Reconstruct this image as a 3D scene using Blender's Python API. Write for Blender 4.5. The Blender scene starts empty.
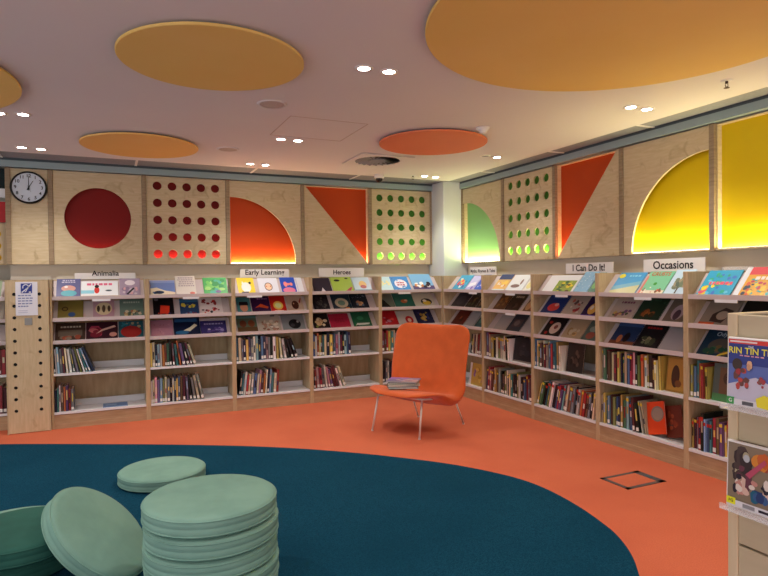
import bpy, bmesh, math, random
from mathutils import Vector, Matrix, Euler
random.seed(7)
SC = bpy.context.scene
COL = SC.collection
PI = math.pi

# ------------------------------------------------------------------ helpers
def s2l(c):
    return c/12.92 if c <= .04045 else ((c+.055)/1.055)**2.4
def lin(c):
    if isinstance(c, str):
        c = c.lstrip('#'); c = tuple(int(c[i:i+2], 16)/255 for i in (0, 2, 4))
    return tuple(s2l(x) for x in c[:3]) + (1.0,)

def new_mat(name, color='#808080', rough=.6, metallic=0, spec=.3):
    m = bpy.data.materials.new(name); m.use_nodes = True
    b = m.node_tree.nodes['Principled BSDF']
    b.inputs['Base Color'].default_value = lin(color)
    b.inputs['Roughness'].default_value = rough
    b.inputs['Metallic'].default_value = metallic
    b.inputs['Specular IOR Level'].default_value = spec
    return m

def noise_mat(name, c1, c2, scale=(1, 1, 1), nscale=5, detail=4, rough=.6, lo=.35, hi=.65, bump=0, bscale=None, spec=.3, dist=0.0, sheen=0):
    m = new_mat(name, c1, rough, 0, spec); nt = m.node_tree; N = nt.nodes; L = nt.links
    b = N['Principled BSDF']
    tc = N.new('ShaderNodeTexCoord'); mp = N.new('ShaderNodeMapping'); mp.inputs['Scale'].default_value = scale
    no = N.new('ShaderNodeTexNoise'); no.inputs['Scale'].default_value = nscale; no.inputs['Detail'].default_value = detail
    no.inputs['Distortion'].default_value = dist
    cr = N.new('ShaderNodeValToRGB')
    cr.color_ramp.elements[0].position = lo; cr.color_ramp.elements[0].color = lin(c1)
    cr.color_ramp.elements[1].position = hi; cr.color_ramp.elements[1].color = lin(c2)
    L.new(tc.outputs['Object'], mp.inputs['Vector']); L.new(mp.outputs['Vector'], no.inputs['Vector'])
    L.new(no.outputs['Fac'], cr.inputs['Fac']); L.new(cr.outputs['Color'], b.inputs['Base Color'])
    if bump:
        n2 = N.new('ShaderNodeTexNoise'); n2.inputs['Scale'].default_value = bscale or nscale; n2.inputs['Detail'].default_value = 3
        L.new(tc.outputs['Object'], n2.inputs['Vector'])
        bp = N.new('ShaderNodeBump'); bp.inputs['Strength'].default_value = bump; bp.inputs['Distance'].default_value = .01
        L.new(n2.outputs['Fac'], bp.inputs['Height']); L.new(bp.outputs['Normal'], b.inputs['Normal'])
    if sheen: b.inputs['Sheen Weight'].default_value = sheen
    return m

def ply_mat(name, c1, c2, c3, grain=(1.2, 1.2, 9)):
    """birch plywood: fine grain plus soft blotches"""
    m = new_mat(name, c1, .5, 0, .3); nt = m.node_tree; N = nt.nodes; L = nt.links
    b = N['Principled BSDF']; tc = N.new('ShaderNodeTexCoord')
    mp = N.new('ShaderNodeMapping'); mp.inputs['Scale'].default_value = grain
    n1 = N.new('ShaderNodeTexNoise'); n1.inputs['Scale'].default_value = 6; n1.inputs['Detail'].default_value = 5
    n2 = N.new('ShaderNodeTexNoise'); n2.inputs['Scale'].default_value = 7; n2.inputs['Detail'].default_value = 3; n2.inputs['Distortion'].default_value = 1.2
    r1 = N.new('ShaderNodeValToRGB'); r1.color_ramp.elements[0].position = .35; r1.color_ramp.elements[1].position = .7
    r1.color_ramp.elements[0].color = lin(c1); r1.color_ramp.elements[1].color = lin(c2)
    r2 = N.new('ShaderNodeValToRGB'); r2.color_ramp.elements[0].position = .58; r2.color_ramp.elements[1].position = .75
    r2.color_ramp.elements[0].color = (0, 0, 0, 1); r2.color_ramp.elements[1].color = (.75, .75, .75, 1)
    mx = N.new('ShaderNodeMix'); mx.data_type = 'RGBA'
    L.new(tc.outputs['Object'], mp.inputs['Vector']); L.new(mp.outputs['Vector'], n1.inputs['Vector']); L.new(tc.outputs['Object'], n2.inputs['Vector'])
    L.new(n1.outputs['Fac'], r1.inputs['Fac']); L.new(n2.outputs['Fac'], r2.inputs['Fac'])
    L.new(r2.outputs['Color'], mx.inputs['Factor']); L.new(r1.outputs['Color'], mx.inputs['A'])
    mx.inputs['B'].default_value = lin(c3)
    L.new(mx.outputs['Result'], b.inputs['Base Color'])
    return m

def emit_mat(name, color, strength):
    m = bpy.data.materials.new(name); m.use_nodes = True; nt = m.node_tree
    nt.nodes.remove(nt.nodes['Principled BSDF'])
    e = nt.nodes.new('ShaderNodeEmission'); e.inputs['Color'].default_value = lin(color); e.inputs['Strength'].default_value = strength
    nt.links.new(e.outputs[0], nt.nodes['Material Output'].inputs[0]); return m

def printed_mat(name, rough=.35):
    m = new_mat(name, '#ffffff', rough, 0, .35); nt = m.node_tree
    a = nt.nodes.new('ShaderNodeAttribute'); a.attribute_name = 'print'
    nt.links.new(a.outputs['Color'], nt.nodes['Principled BSDF'].inputs['Base Color']); return m

M = dict(
    ply=ply_mat('birch_ply', '#c6b48f', '#d3c3a1', '#ab9670'),
    plyv=ply_mat('birch_ply_upright', '#c4ae88', '#d0bb97', '#b29a74', (9, 9, 1.2)),
    plyedge=noise_mat('ply_edge', '#8d7a60', '#a08d72', (1, 1, 8), 6, rough=.6),
    case=ply_mat('bookcase_ply', '#b5a07c', '#c3af8c', '#a58e6c', (8, 8, 1)),
    caseback=noise_mat('bookcase_back', '#a8936f', '#b8a482', (6, 6, 1), 4, rough=.6),
    plinth=noise_mat('plinth_ply', '#a78a68', '#b79b79', (1, 1, 9), 6, rough=.55),
    lip=new_mat('white_powdercoat', '#cabdbc', .4), lipw=new_mat('white_shelf_metal', '#e3e5e8', .4),
    wallp=noise_mat('grey_wall_paint', '#c9c2b4', '#cfc8bb', nscale=3, rough=.8),
    column=noise_mat('white_column_paint', '#ccd3d6', '#d4dadc', nscale=2, rough=.7),
    ceil=noise_mat('ceiling_paint', '#dcdade', '#dfdde0', nscale=1, rough=.9),
    tile=noise_mat('grey_perimeter_tile', '#888c94', '#91949b', nscale=40, rough=.7),
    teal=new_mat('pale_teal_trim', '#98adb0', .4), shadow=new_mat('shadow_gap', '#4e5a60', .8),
    white=new_mat('white_plastic', '#e8e6e2', .4), black=new_mat('black_plastic', '#0c0c0d', .4),
    chrome=new_mat('brushed_chrome', '#d8d2cc', .25, 1.0), pages=new_mat('paper_pages', '#e8dfcf', .8),
    printed=printed_mat('printed_cover'), led=emit_mat('led_strip_glow', '#fff0d2', 9),
    lamp=emit_mat('downlight_lens', '#fff6ea', 30),
    orange_fab=noise_mat('orange_wool', '#cc5e2e', '#d86633', nscale=9, rough=.9, bump=.25, bscale=420, spec=.1, lo=.3, hi=.7, sheen=.2),
    mint=noise_mat('sage_fabric', '#759c8e', '#7fa697', nscale=6, rough=.85, bump=.15, bscale=300, spec=.15),
    mintd=noise_mat('deep_green_and_shade_fabric', '#2a564c', '#306055', nscale=6, rough=.85, bump=.15, bscale=300, spec=.15),  # own green of the upper cushion; painted shade on the bottom one
    notice=new_mat('notice_paper', '#e3e4ec', .5),
    standply=noise_mat('stand_board', '#b8ab8d', '#c2b597', (1, 1, 5), 3, rough=.5),
    standedge=noise_mat('stand_edge', '#cdbb98', '#d6c5a4', (6, 6, 1), 4, rough=.5),
)
def glass_mat():
    m = new_mat('clear_acrylic', '#f2f4f5', .08, 0, .5); b = m.node_tree.nodes['Principled BSDF']
    b.inputs['Alpha'].default_value = .28; return m
M['acrylic'] = glass_mat(); M['legs'] = new_mat('pale_painted_steel', '#ddd3cb', .35, .3)

def carpet(name, c1, c2, c3):
    m = noise_mat(name, c1, c2, nscale=160, detail=2, rough=.95, bump=.5, bscale=260, spec=.05, lo=.3, hi=.7)
    nt = m.node_tree; N = nt.nodes; L = nt.links; b = N['Principled BSDF']
    base = b.inputs['Base Color'].links[0].from_socket
    tc = [n for n in N if n.type == 'TEX_COORD'][0]
    n3 = N.new('ShaderNodeTexNoise'); n3.inputs['Scale'].default_value = 1.6; n3.inputs['Detail'].default_value = 5
    r = N.new('ShaderNodeValToRGB'); r.color_ramp.elements[0].position = .4; r.color_ramp.elements[0].color = (0, 0, 0, 1)
    r.color_ramp.elements[1].position = .75; r.color_ramp.elements[1].color = (.6, .6, .6, 1)
    mx = N.new('ShaderNodeMix'); mx.data_type = 'RGBA'
    L.new(tc.outputs['Object'], n3.inputs['Vector']); L.new(n3.outputs['Fac'], r.inputs['Fac']); L.new(r.outputs['Color'], mx.inputs['Factor'])
    L.new(base, mx.inputs['A']); mx.inputs['B'].default_value = lin(c3); L.new(mx.outputs['Result'], b.inputs['Base Color'])
    return m
M['carpet_o'] = carpet('orange_carpet', '#cb684b', '#da7957', '#c26146')
M['carpet_b'] = carpet('blue_carpet', '#073347', '#1a5068', '#0a3a50')

class MB:
    """collects geometry; build() links it as one mesh object"""
    def __init__(s): s.v = []; s.f = []; s.c = []; s.sm = []
    def face(s, pts, col=None, smooth=False):
        b = len(s.v); s.v += [tuple(p) for p in pts]; s.f.append(tuple(range(b, b+len(pts)))); s.c.append(col); s.sm.append(smooth)
    def mesh(s, verts, faces, col=None, smooth=False):
        b = len(s.v); s.v += [tuple(p) for p in verts]
        for f in faces: s.f.append(tuple(b+i for i in f)); s.c.append(col); s.sm.append(smooth)
    def box(s, x0, x1, y0, y1, z0, z1, col=None, mat=None):
        p = [(x, y, z) for x in (x0, x1) for y in (y0, y1) for z in (z0, z1)]
        if mat: p = [tuple(mat @ Vector(q)) for q in p]
        s.mesh(p, [(0, 1, 3, 2), (4, 6, 7, 5), (0, 4, 5, 1), (2, 3, 7, 6), (0, 2, 6, 4), (1, 5, 7, 3)], col)
    def cyl(s, c, r, z0, z1, n=24, col=None, r2=None, axis='z', smooth=True, cap=True):
        r2 = r if r2 is None else r2; vs = []
        for k in range(n):
            a = 2*PI*k/n
            for rr, z in ((r, z0), (r2, z1)):
                x, y = rr*math.cos(a), rr*math.sin(a)
                vs.append({'z': (c[0]+x, c[1]+y, z), 'y': (c[0]+x, z, c[1]+y), 'x': (z, c[0]+x, c[1]+y)}[axis])
        s.mesh(vs, [(2*k, 2*((k+1) % n), 2*((k+1) % n)+1, 2*k+1) for k in range(n)], col, smooth)
        if cap:
            s.mesh([vs[2*k] for k in range(n)][::-1], [tuple(range(n))], col); s.mesh([vs[2*k+1] for k in range(n)], [tuple(range(n))], col)
    def lathe(s, prof, n=48, col=None):
        vs = []; m = len(prof)
        for k in range(n):
            a = 2*PI*k/n
            vs += [(r*math.cos(a), r*math.sin(a), z) for r, z in prof]
        s.mesh(vs, [(k*m+i, ((k+1) % n)*m+i, ((k+1) % n)*m+i+1, k*m+i+1) for k in range(n) for i in range(m-1)], col, True)
    def tube(s, pts, r, n=10, col=None):
        pts = [Vector(p) for p in pts]; rings = []
        for i, p in enumerate(pts):
            d = (pts[min(i+1, len(pts)-1)]-pts[max(i-1, 0)]).normalized()
            u = d.cross(Vector((0, 0, 1)));  u = u if u.length > .05 else d.cross(Vector((1, 0, 0))); u.normalize(); w = d.cross(u)
            rings.append([p+r*(math.cos(2*PI*k/n)*u+math.sin(2*PI*k/n)*w) for k in range(n)])
        vs = [q for rg in rings for q in rg]
        s.mesh(vs, [(i*n+k, i*n+(k+1) % n, (i+1)*n+(k+1) % n, (i+1)*n+k) for i in range(len(pts)-1) for k in range(n)], col, True)
        s.mesh(rings[0][::-1], [tuple(range(n))], col); s.mesh(rings[-1], [tuple(range(n))], col)
    def build(s, name, mat, parent=None, fix=True):
        me = bpy.data.meshes.new(name); me.from_pydata(s.v, [], s.f)
        for p, sm in zip(me.polygons, s.sm): p.use_smooth = sm
        if any(c is not None for c in s.c):
            at = me.color_attributes.new('print', 'FLOAT_COLOR', 'CORNER')
            cache = {}
            for p, c in zip(me.polygons, s.c):
                c = c or '#ffffff'
                if c not in cache: cache[c] = lin(c)
                for li in p.loop_indices: at.data[li].color = cache[c]
        me.materials.append(mat)
        if fix:
            bm = bmesh.new(); bm.from_mesh(me); bmesh.ops.remove_doubles(bm, verts=bm.verts, dist=1e-5) if not any(c is not None for c in s.c) else None
            if not any(c is not None for c in s.c): bmesh.ops.recalc_face_normals(bm, faces=bm.faces)
            bm.to_mesh(me); bm.free()
        o = bpy.data.objects.new(name, me); COL.objects.link(o)
        if parent: o.parent = parent
        return o

def tag(o, label=None, cat=None, group=None, kind=None):
    if label: o['label'] = label
    if cat: o['category'] = cat
    if group: o['group'] = group
    if kind: o['kind'] = kind
    return o
def thing(name, label, cat, loc=(0, 0, 0), rz=0, group=None):
    o = bpy.data.objects.new(name, None); COL.objects.link(o); o.empty_display_size = .1
    o.location = loc; o.rotation_euler = (0, 0, rz); return tag(o, label, cat, group)
def bevel(o, w=.004, seg=2):
    md = o.modifiers.new('bevel', 'BEVEL'); md.width = w; md.segments = seg; md.limit_method = 'ANGLE'; return o

def outline(name, splines, depth, mat, parent=None):
    """flat board with holes in local x-z, front at y=0, thickness depth towards +y"""
    cu = bpy.data.curves.new(name, 'CURVE'); cu.dimensions = '2D'; cu.fill_mode = 'BOTH'; cu.extrude = depth/2
    for pts in splines:
        sp = cu.splines.new('POLY'); sp.points.add(len(pts)-1)
        for p, (x, z) in zip(sp.points, pts): p.co = (x, z, 0, 1)
        sp.use_cyclic_u = True
    tmp = bpy.data.objects.new(name+'_c', cu); me = bpy.data.meshes.new_from_object(tmp); bpy.data.objects.remove(tmp)
    me.transform(Matrix.Translation((0, depth/2, 0)) @ Matrix.Rotation(PI/2, 4, 'X'))
    me.materials.clear(); me.materials.append(mat); me.name = name
    o = bpy.data.objects.new(name, me); COL.objects.link(o)
    if parent: o.parent = parent
    return o
_tx = {}
def text_geo(body, size, align='CENTER'):
    k = (body, align)
    if k not in _tx:
        cu = bpy.data.curves.new('t', 'FONT'); cu.body = body; cu.size = 1; cu.align_x = align; cu.align_y = 'CENTER'; cu.resolution_u = 3; cu.offset = .018
        o = bpy.data.objects.new('t', cu); me = bpy.data.meshes.new_from_object(o); bpy.data.objects.remove(o)
        _tx[k] = ([tuple(v.co) for v in me.vertices], [tuple(p.vertices) for p in me.polygons]); bpy.data.meshes.remove(me)
    v, f = _tx[k]; return [(x*size, y*size) for x, y, z in v], f

def circ(cx, cz, r, n=48, a0=0, a1=2*PI):
    full = abs(a1-a0-2*PI) < 1e-6
    return [(cx+r*math.cos(a0+(a1-a0)*k/(n if full else n-1)), cz+r*math.sin(a0+(a1-a0)*k/(n if full else n-1))) for k in range(n)]

# ------------------------------------------------------------------ setting
def struct(o): o['kind'] = 'structure'; return o
b = MB(); b.box(-9, .5, -10, 1.2, -.1, 0); struct(b.build('floor', M['carpet_o']))
rug = [(-7.8, -2.6), (-7.6, -1.5), (-7.0, -.75), (-6.4, -.42), (-5.8, -.5), (-5.166, -.717), (-4.753, -.915), (-4.343, -1.130), (-3.936, -1.345), (-3.535, -1.575), (-3.144, -1.815),
       (-2.771, -2.087), (-2.428, -2.385), (-2.121, -2.70), (-1.85, -3.02), (-1.66, -3.34), (-1.56, -3.60), (-1.535, -3.857), (-1.56, -4.147), (-1.615, -4.40), (-1.669, -4.566),
       (-1.766, -4.748), (-1.893, -4.916), (-2.15, -5.2), (-2.6, -5.6), (-3.3, -6.1), (-4.4, -6.5), (-5.6, -6.2), (-6.8, -5.2), (-7.5, -4.0)]
def smooth_closed(p, n=6):
    out = []; L = len(p)
    for i in range(L):
        p0, p1, p2, p3 = p[i-1], p[i], p[(i+1) % L], p[(i+2) % L]
        for k in range(n):
            t = k/n
            out.append(tuple(.5*((2*p1[j])+(-p0[j]+p2[j])*t+(2*p0[j]-5*p1[j]+4*p2[j]-p3[j])*t*t+(-p0[j]+3*p1[j]-3*p2[j]+p3[j])*t**3) for j in (0, 1)))
    return out
rs = smooth_closed(rug)
b = MB(); n = len(rs)
b.mesh([(x, y, .004) for x, y in rs], [tuple(range(n))[::-1]]); b.mesh([(x, y, z) for x, y in rs for z in (0, .004)], [(2*k, 2*((k+1) % n), 2*((k+1) % n)+1, 2*k+1) for k in range(n)])
tag(b.build('carpet_inlay', M['carpet_b']), 'large dark blue rounded carpet area set into the orange carpet', 'carpet')

ZC = 2.70
b = MB(); b.box(-9, -.27, -9.2, -.45, ZC, ZC+.12); struct(b.build('ceiling', M['ceil']))
b = MB(); b.box(-11, .3, -.45, .6, ZC+.02, ZC+.12); struct(b.build('trim_1', M['tile']))
b = MB(); b.box(-.27, .3, -13, -.45, ZC+.02, ZC+.12); struct(b.build('trim_2', M['tile']))
b = MB()
for x in (-6.45, -5.2, -3.962, -2.717, -1.472): b.box(x-.012, x+.012, -.45, -.04, ZC+.014, ZC+.02)
for y in (-1.1, -2.3, -3.404, -4.5): b.box(-.27, -.03, y-.012, y+.012, ZC+.014, ZC+.02)
struct(b.build('trim_3', M['white']))
b = MB(); b.box(-11, .1, -.035, .02, 2.63, 2.695); struct(b.build('trim_4', M['teal']))
b = MB(); b.box(-.035, .02, -13, -.035, 2.63, 2.695); struct(b.build('trim_5', M['teal']))
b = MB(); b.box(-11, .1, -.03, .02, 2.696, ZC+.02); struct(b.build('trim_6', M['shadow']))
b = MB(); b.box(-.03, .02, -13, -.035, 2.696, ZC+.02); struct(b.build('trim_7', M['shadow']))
b = MB(); b.box(-5.16, .3, .085, .2, 0, 2.72); struct(b.build('wall_back', M['wallp']))
b = MB(); b.box(.085, .3, -13, .085, 0, 2.72); struct(b.build('wall_right', M['wallp']))
b = MB(); b.box(-11, -5.16, .4, .5, 0, 2.72); struct(b.build('wall_alcove', M['wallp']))
b = MB(); b.box(-5.16, -5.10, .2, .5, 0, 2.72); struct(b.build('wall_return', M['wallp']))
b = MB(); b.box(-.282, .085, -.322, .085, 0, ZC+.02); tag(bevel(b.build('corner_column', M['column']), .008), 'square white painted column filling the corner between the two panelled walls', 'column')

# ------------------------------------------------------------------ feature wall panels
PW = .9; Z0, Z1 = 1.65, 2.62; RW = .045
BACK = lambda n: -.282-PW*n          # rib centres on the back wall, counted from the corner
RIGHT = lambda n: -.323-PW*n         # rib y on the right wall
cmat = {}
def backing_mat(c):
    if c not in cmat: cmat[c] = new_mat('backing_'+str(len(cmat)), c, .55, 0, .25)
    return cmat[c]
def panel(label, W, cut, color, loc, rz, led='#ffd9a0', power=5.0, strip=True, face=True):
    """W = clear width between the ribs; local x to the right, face at y=0"""
    t = thing('wall_panel', label, 'wall panel', loc, rz)
    x0, x1, z0, z1 = .002, W-.002, 0.0, Z1-Z0
    spl = [[(x0, z0), (x1, z0), (x1, z1), (x0, z1)]]
    if cut[0] == 'replace': spl = cut[1]
    elif cut[0] == 'holes': spl += cut[1]
    if spl: outline('plywood_face', spl, .018, M['ply'], t)
    if not color: return t
    b = MB(); b.box(x0, x1, .066, .078, z0, z1); b.build('coloured_backing', backing_mat(color), t)
    b = MB(); b.box(x0, x1, .018, .066, z0, z0+.008); b.box(x0, x1, .018, .066, z1-.008, z1); b.box(x0, x0+.006, .018, .066, z0+.008, z1-.008); b.box(x1-.006, x1, .018, .066, z0+.008, z1-.008); b.build('cavity_frame', M['ply'], t)
    if color:
        b = MB(); b.box(x0+.01, x1-.01, .026, .058, z0+.008, z0+.016); b.build('light_strip', M['led'], t)
        la = bpy.data.lights.new('panel_light', 'AREA'); la.shape = 'RECTANGLE'; la.size = W-.04; la.size_y = .03; la.energy = power; la.color = lin(led)[:3]
        lo = bpy.data.objects.new('panel_light', la); COL.objects.link(lo); lo.parent = t; lo.location = (W/2, .042, .02); lo.rotation_euler = (PI, 0, 0)
    return t
def rib(label, x, y, rz):
    b = MB(); b.box(-RW/2, RW/2, -.012, .085, 0, Z1-Z0+.01)
    o = b.build('timber_divider', M['plyedge']); o.location = (x, y, Z0-.004); o.rotation_euler = (0, 0, rz); bevel(o, .003)
    tag(o, label, 'divider')
H = Z1-Z0; W = PW-RW
def dots(x0, dz0, pitchx, pitchz, r): return ('holes', [circ(x0+i*pitchx, dz0+j*pitchz, r, 24) for i in range(5) for j in range(5)])
RED, ORR, GRN, YEL = '#780a06', '#b84410', '#4f8a3e', '#d8bc00'
def px(n): return BACK(n)+RW/2
# back wall, left to right (clear space starts after rib n)
t = panel('plain narrow plywood panel behind the round clock', .345, ('none',), '', (-5.15, 0, Z0), 0)
t['label'] = 'plain narrow plywood wall panel holding the round clock'
panel('plywood wall panel with one large round red opening', W, ('holes', [circ(-4.338-px(5), 2.14-Z0, .322, 72)]), RED, (px(5), 0, Z0), 0, '#ff9070', 2.2)
panel('plywood wall panel with rows of small round red holes', W, dots(-3.745-px(4), 1.766-Z0, .156, .188, .047), RED, (px(4), 0, Z0), 0, '#ffb0a0', 3.5)
x0 = .012; q = [(x0, .785)]+circ(x0, .012, .773, 40, PI/2, 0)
panel('plywood wall panel with glowing orange quarter circle above Early Learning sign', W, ('replace', [[(0.002, 0), (W-.002, 0), (W-.002, H), (.002, H), (.002, .785)]+[(x0+.0+.773*math.sin(k*PI/2/40), .012+.773*math.cos(k*PI/2/40)) for k in range(41)]+[(x0, .012), (.002, .012)]]), ORR, (px(3), 0, Z0), 0, '#ffc890', 5)
panel('plywood wall panel with red orange triangle above Heroes sign', W, ('replace', [[(.002, 0), (W-.002, 0), (.015, H-.012), (.002, H-.012)]]), ORR, (px(2), 0, Z0), 0, '#ffb080', 3)
panel('plywood wall panel with small round green holes beside the white column', W, dots(-1.046-px(1), 1.756-Z0, .156, .188, .046), GRN, (px(1), 0, Z0), 0, '#f0ffa0', 5)
labs = ['left edge of the clock panel', 'between the clock panel and the red circle panel', 'between the red circle and the red holes', 'between the red holes and the orange quarter circle', 'between the orange quarter circle and the back wall triangle',
        'between the back wall triangle and the green holes', 'between the back wall green holes and the column']
rib('vertical timber strip at the '+labs[0], -5.158, 0, 0)
for i, n in enumerate((5, 4, 3, 2, 1, 0)): rib('vertical timber strip '+labs[i+1], BACK(n), 0, 0)
# right wall: local x runs towards the camera (-y)
def py(n): return RIGHT(n)-RW/2
R90 = -PI/2
def qc(xl, r): return [(xl+r*math.sin(k*PI/2/40), .012+r*math.cos(k*PI/2/40)) for k in range(41)]
panel('plywood wall panel with glowing green quarter circle right of the column', W, ('replace', [[(.002, 0), (W-.002, 0), (W-.002, H), (.002, H), (.002, .785)]+[(.03, .785)]+qc(.03, .773)[1:]+[(.03, .012), (.002, .012)]]), '#86bd78', (0, py(0), Z0), R90, '#fff0a8', 6)
panel('plywood wall panel with green lit holes on the right wall', W, dots(.12, 1.766-Z0, .156, .188, .046), GRN, (0, py(1), Z0), R90, '#f4ff9c', 5)
panel('plywood wall panel with red orange triangle above I Can Do It sign', W, ('replace', [[(W-.002, H), (W-.002, 0), (.012, 0), (W-.03, H)]]), ORR, (0, py(2), Z0), R90, '#ff9040', 4)
xr = W-.002
panel('plywood wall panel with glowing yellow quarter circle above Occasions sign', W, ('replace', [[(xr, H), (.002, H), (.002, 0), (xr, 0), (xr, .012), (.09, .012)]+[(xr-(xr-.09)*math.cos(k*PI/2/40), .012+.775*math.sin(k*PI/2/40)) for k in range(1, 41)]]), YEL, (0, py(3), Z0), R90, '#fff0b0', 6)
panel('bright yellow square wall panel at the right edge', W, ('replace', [[(.002, 0), (W-.002, 0), (W-.002, .014), (.002, .014)]]), YEL, (0, py(4), Z0), R90, '#fff0b0', 6)
labs = ['beside the column on the right wall', 'between the green quarter circle and the green holes', 'between the right wall green holes and its triangle', 'between the right wall triangle and the yellow quarter circle', 'between the yellow quarter circle and the yellow square']
for i in range(5): rib('vertical timber strip '+labs[i], 0, RIGHT(i), R90)
# alcove at far left
t = thing('wall_panel', 'dim plywood panel with yellow holes at the far left edge', 'wall panel', (-6.035, .1, Z0-.0), 0)
outline('plywood_face', [[(0, 0), (.84, 0), (.84, .42), (0, .42)]]+[circ(.84-.075-.156*i, .07+.12*j, .034, 20) for i in range(4) for j in range(3)], .018, M['plyv'], t)
b = MB(); b.box(0, .84, .06, .07, 0, .42); b.build('coloured_backing', backing_mat('#e0b400'), t)
t = thing('hanging_sign', 'red and white sign at the far left edge above the yellow holes', 'sign', (-5.56, .1, 2.08), 0)
b = MB(); b.box(0, .37, 0, .01, 0, .21, '#b8141c'); b.box(.03, .28, -.002, 0, .03, .18, '#e9e3e0'); b.build('sign_board', M['printed'], t)
b = MB(); b.box(-7, -5.19, .1, .35, 2.42, 2.63); struct(b.build('window_1', new_mat('dark_glazing', '#1c2b2e', .15)))
b = MB(); b.box(-7, -5.175, .07, .12, 2.33, 2.42); struct(b.build('trim_8', M['lipw']))

# ------------------------------------------------------------------ bookcases
LZ = [1.285, 1.07, .846]      # underside of each display lip
SZ = [.528, .143]
SL = math.radians(48); LIPH = .036
def make_bay():
    p = []
    for x0, x1 in ((0, .0225), (.8755, .898)):
        # side panel: one slab, front edge slightly rounded
        b = MB(); b.box(x0, x1, 0, .36, 0, 1.49); p.append(('side_panel', b, 'case', .002))
    b = MB(); b.box(.0225, .8755, .345, .36, .1, 1.485); p.append(('back_panel', b, 'caseback', 0))
    b = MB(); b.box(.0225, .8755, .006, .03, 0, .137); b.box(.0225, .8755, .001, .006, 0, .055); p.append(('plinth', b, 'plinth', 0))
    b = MB(); b.box(.0225, .8755, .245, .44, 1.47, 1.489); p.append(('top_ledge', b, 'ply', 0))
    for z in LZ:
        b = MB(); b.box(.024, .874, -.004, .006, z, z+LIPH); b.box(.024, .874, .006, .04, z, z+.006)
        y1, L = .03, .25
        c, s = math.cos(SL), math.sin(SL)
        pts = [(y1, z+.006), (y1+L*c, z+.006+L*s), (y1+L*c+.004, z+L*s), (y1+.004, z)]
        v = [(x, yy, zz) for x in (.024, .874) for yy, zz in pts]
        b.mesh(v, [(0, 1, 2, 3), (7, 6, 5, 4), (0, 4, 5, 1), (1, 5, 6, 2), (2, 6, 7, 3), (3, 7, 4, 0)])
        p.append(('display_shelf', b, 'lip', 0))
    for z in SZ:
        b = MB(); b.box(.024, .874, .0, .3, z+.018, z+.022); b.box(.024, .874, -.002, .002, z, z+.022); b.box(.024, .874, .298, .302, z+.018, z+.085); b.box(.024, .874, .288, .302, z+.085, z+.089)
        p.append(('flat_shelf', b, 'lipw', 0))
    return p
proto = None
def bay(label, loc, rz):
    global proto
    t = thing('bookcase', label, 'bookcase', loc, rz)
    if proto is None:
        proto = []
        for nme, b, m, bv in make_bay():
            o = b.build(nme, M[m], t)
            if bv: bevel(o, bv, 1)
            proto.append(o)
    else:
        for s in proto:
            o = s.copy(); COL.objects.link(o); o.parent = t
    return t
BAYS = {}
names = {'A': 'Animalia bay', 'B': 'bay left of Early Learning', 'C': 'Early Learning bay', 'D': 'Heroes bay', 'E': 'bay right of Heroes',
         'F': 'Rhymes and Tales bay', 'G': 'bay right of Rhymes sign', 'H': 'I Can Do It bay', 'I': 'Occasions bay', 'J': 'bay right of Occasions'}
blab = {'A': 'plywood bookcase under the Animalia sign, mostly empty lower shelves', 'B': 'plywood bookcase between the Animalia and Early Learning bookcases', 'C': 'plywood bookcase under the Early Learning sign',
        'D': 'plywood bookcase under the Heroes sign', 'E': 'plywood bookcase directly behind the backrest of the orange chair, below the column', 'F': 'plywood bookcase under the Myths, Rhymes and Tales sign in the corner',
        'G': 'plywood bookcase between the corner bookcase and I Can Do It', 'H': 'plywood bookcase under the I Can Do It! sign', 'I': 'plywood bookcase under the Occasions sign', 'J': 'plywood bookcase right of Occasions, partly behind the display stand'}
for i, n in enumerate('ABCDE'): BAYS[n] = ((-.295-.898*(5-i), -.31), 0)
for i, n in enumerate('FGHIJ'): BAYS[n] = ((-.31, -.3375-.898*i), R90)
BAYOBJ = {}
for n, ((x, y), rz) in BAYS.items(): BAYOBJ[n] = bay(blab[n], (x, y, 0), rz)
bay('plywood bookcase in the alcove at the far left edge', (-6.06, -.12, 0), 0)
BAYS['K'] = ((-6.06, -.12), 0); names['K'] = 'far left alcove bay'
b = MB(); b.box(-.31, -.02, -.3365, -.05, 0, 1.488); 
b = MB(); b.box(-.296, .05, -.3365, -.3225, 1.47, 1.489); struct(b.build('trim_9', M['ply']))
def bw(n, lx, ly, z):
    (x, y), rz = BAYS[n]
    return (x+lx, y+ly, z) if rz == 0 else (x+ly, y-lx, z)

# end panel with peg holes, notice, socket
t = thing('end_panel', 'tall plywood end panel with two rows of round peg holes', 'panel', (-5.155, -.35, 0), 0)
holes = [circ(.075, .22+.113*k, .0165, 14) for k in range(11)]+[circ(.287, .22+.113*k, .0165, 14) for k in range(11)]
outline('pegboard_face', [[(.012, .006), (.358, .006), (.358, 1.478), (.012, 1.478)]]+holes, .016, M['plyv'], t)
b = MB(); b.box(0, .012, -.002, .40, 0, 1.49); b.box(.358, .368, -.002, .40, 0, 1.49); b.box(.012, .358, 0, .40, 1.478, 1.49); b.build('frame', M['case'], t)
b = MB(); b.box(.012, .358, .03, .04, .006, 1.478); b.build('dark_lining', M['black'], t)
b = MB(); b.box(.16, .225, -.006, 0, 1.05, 1.12); bevel(b.build('switch_plate', new_mat('grey_metal', '#8d8b86', .4, .6), t), .002)
t = thing('notice', 'white notice with a blue ear symbol on the peg hole end panel', 'notice', (-5.066, -.354, 1.145), 0)
b = MB(); b.box(0, .185, -.003, 0, 0, .325, '#e4e5ee'); b.box(.045, .14, -.0045, -.003, .215, .31, '#263a92')
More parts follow.
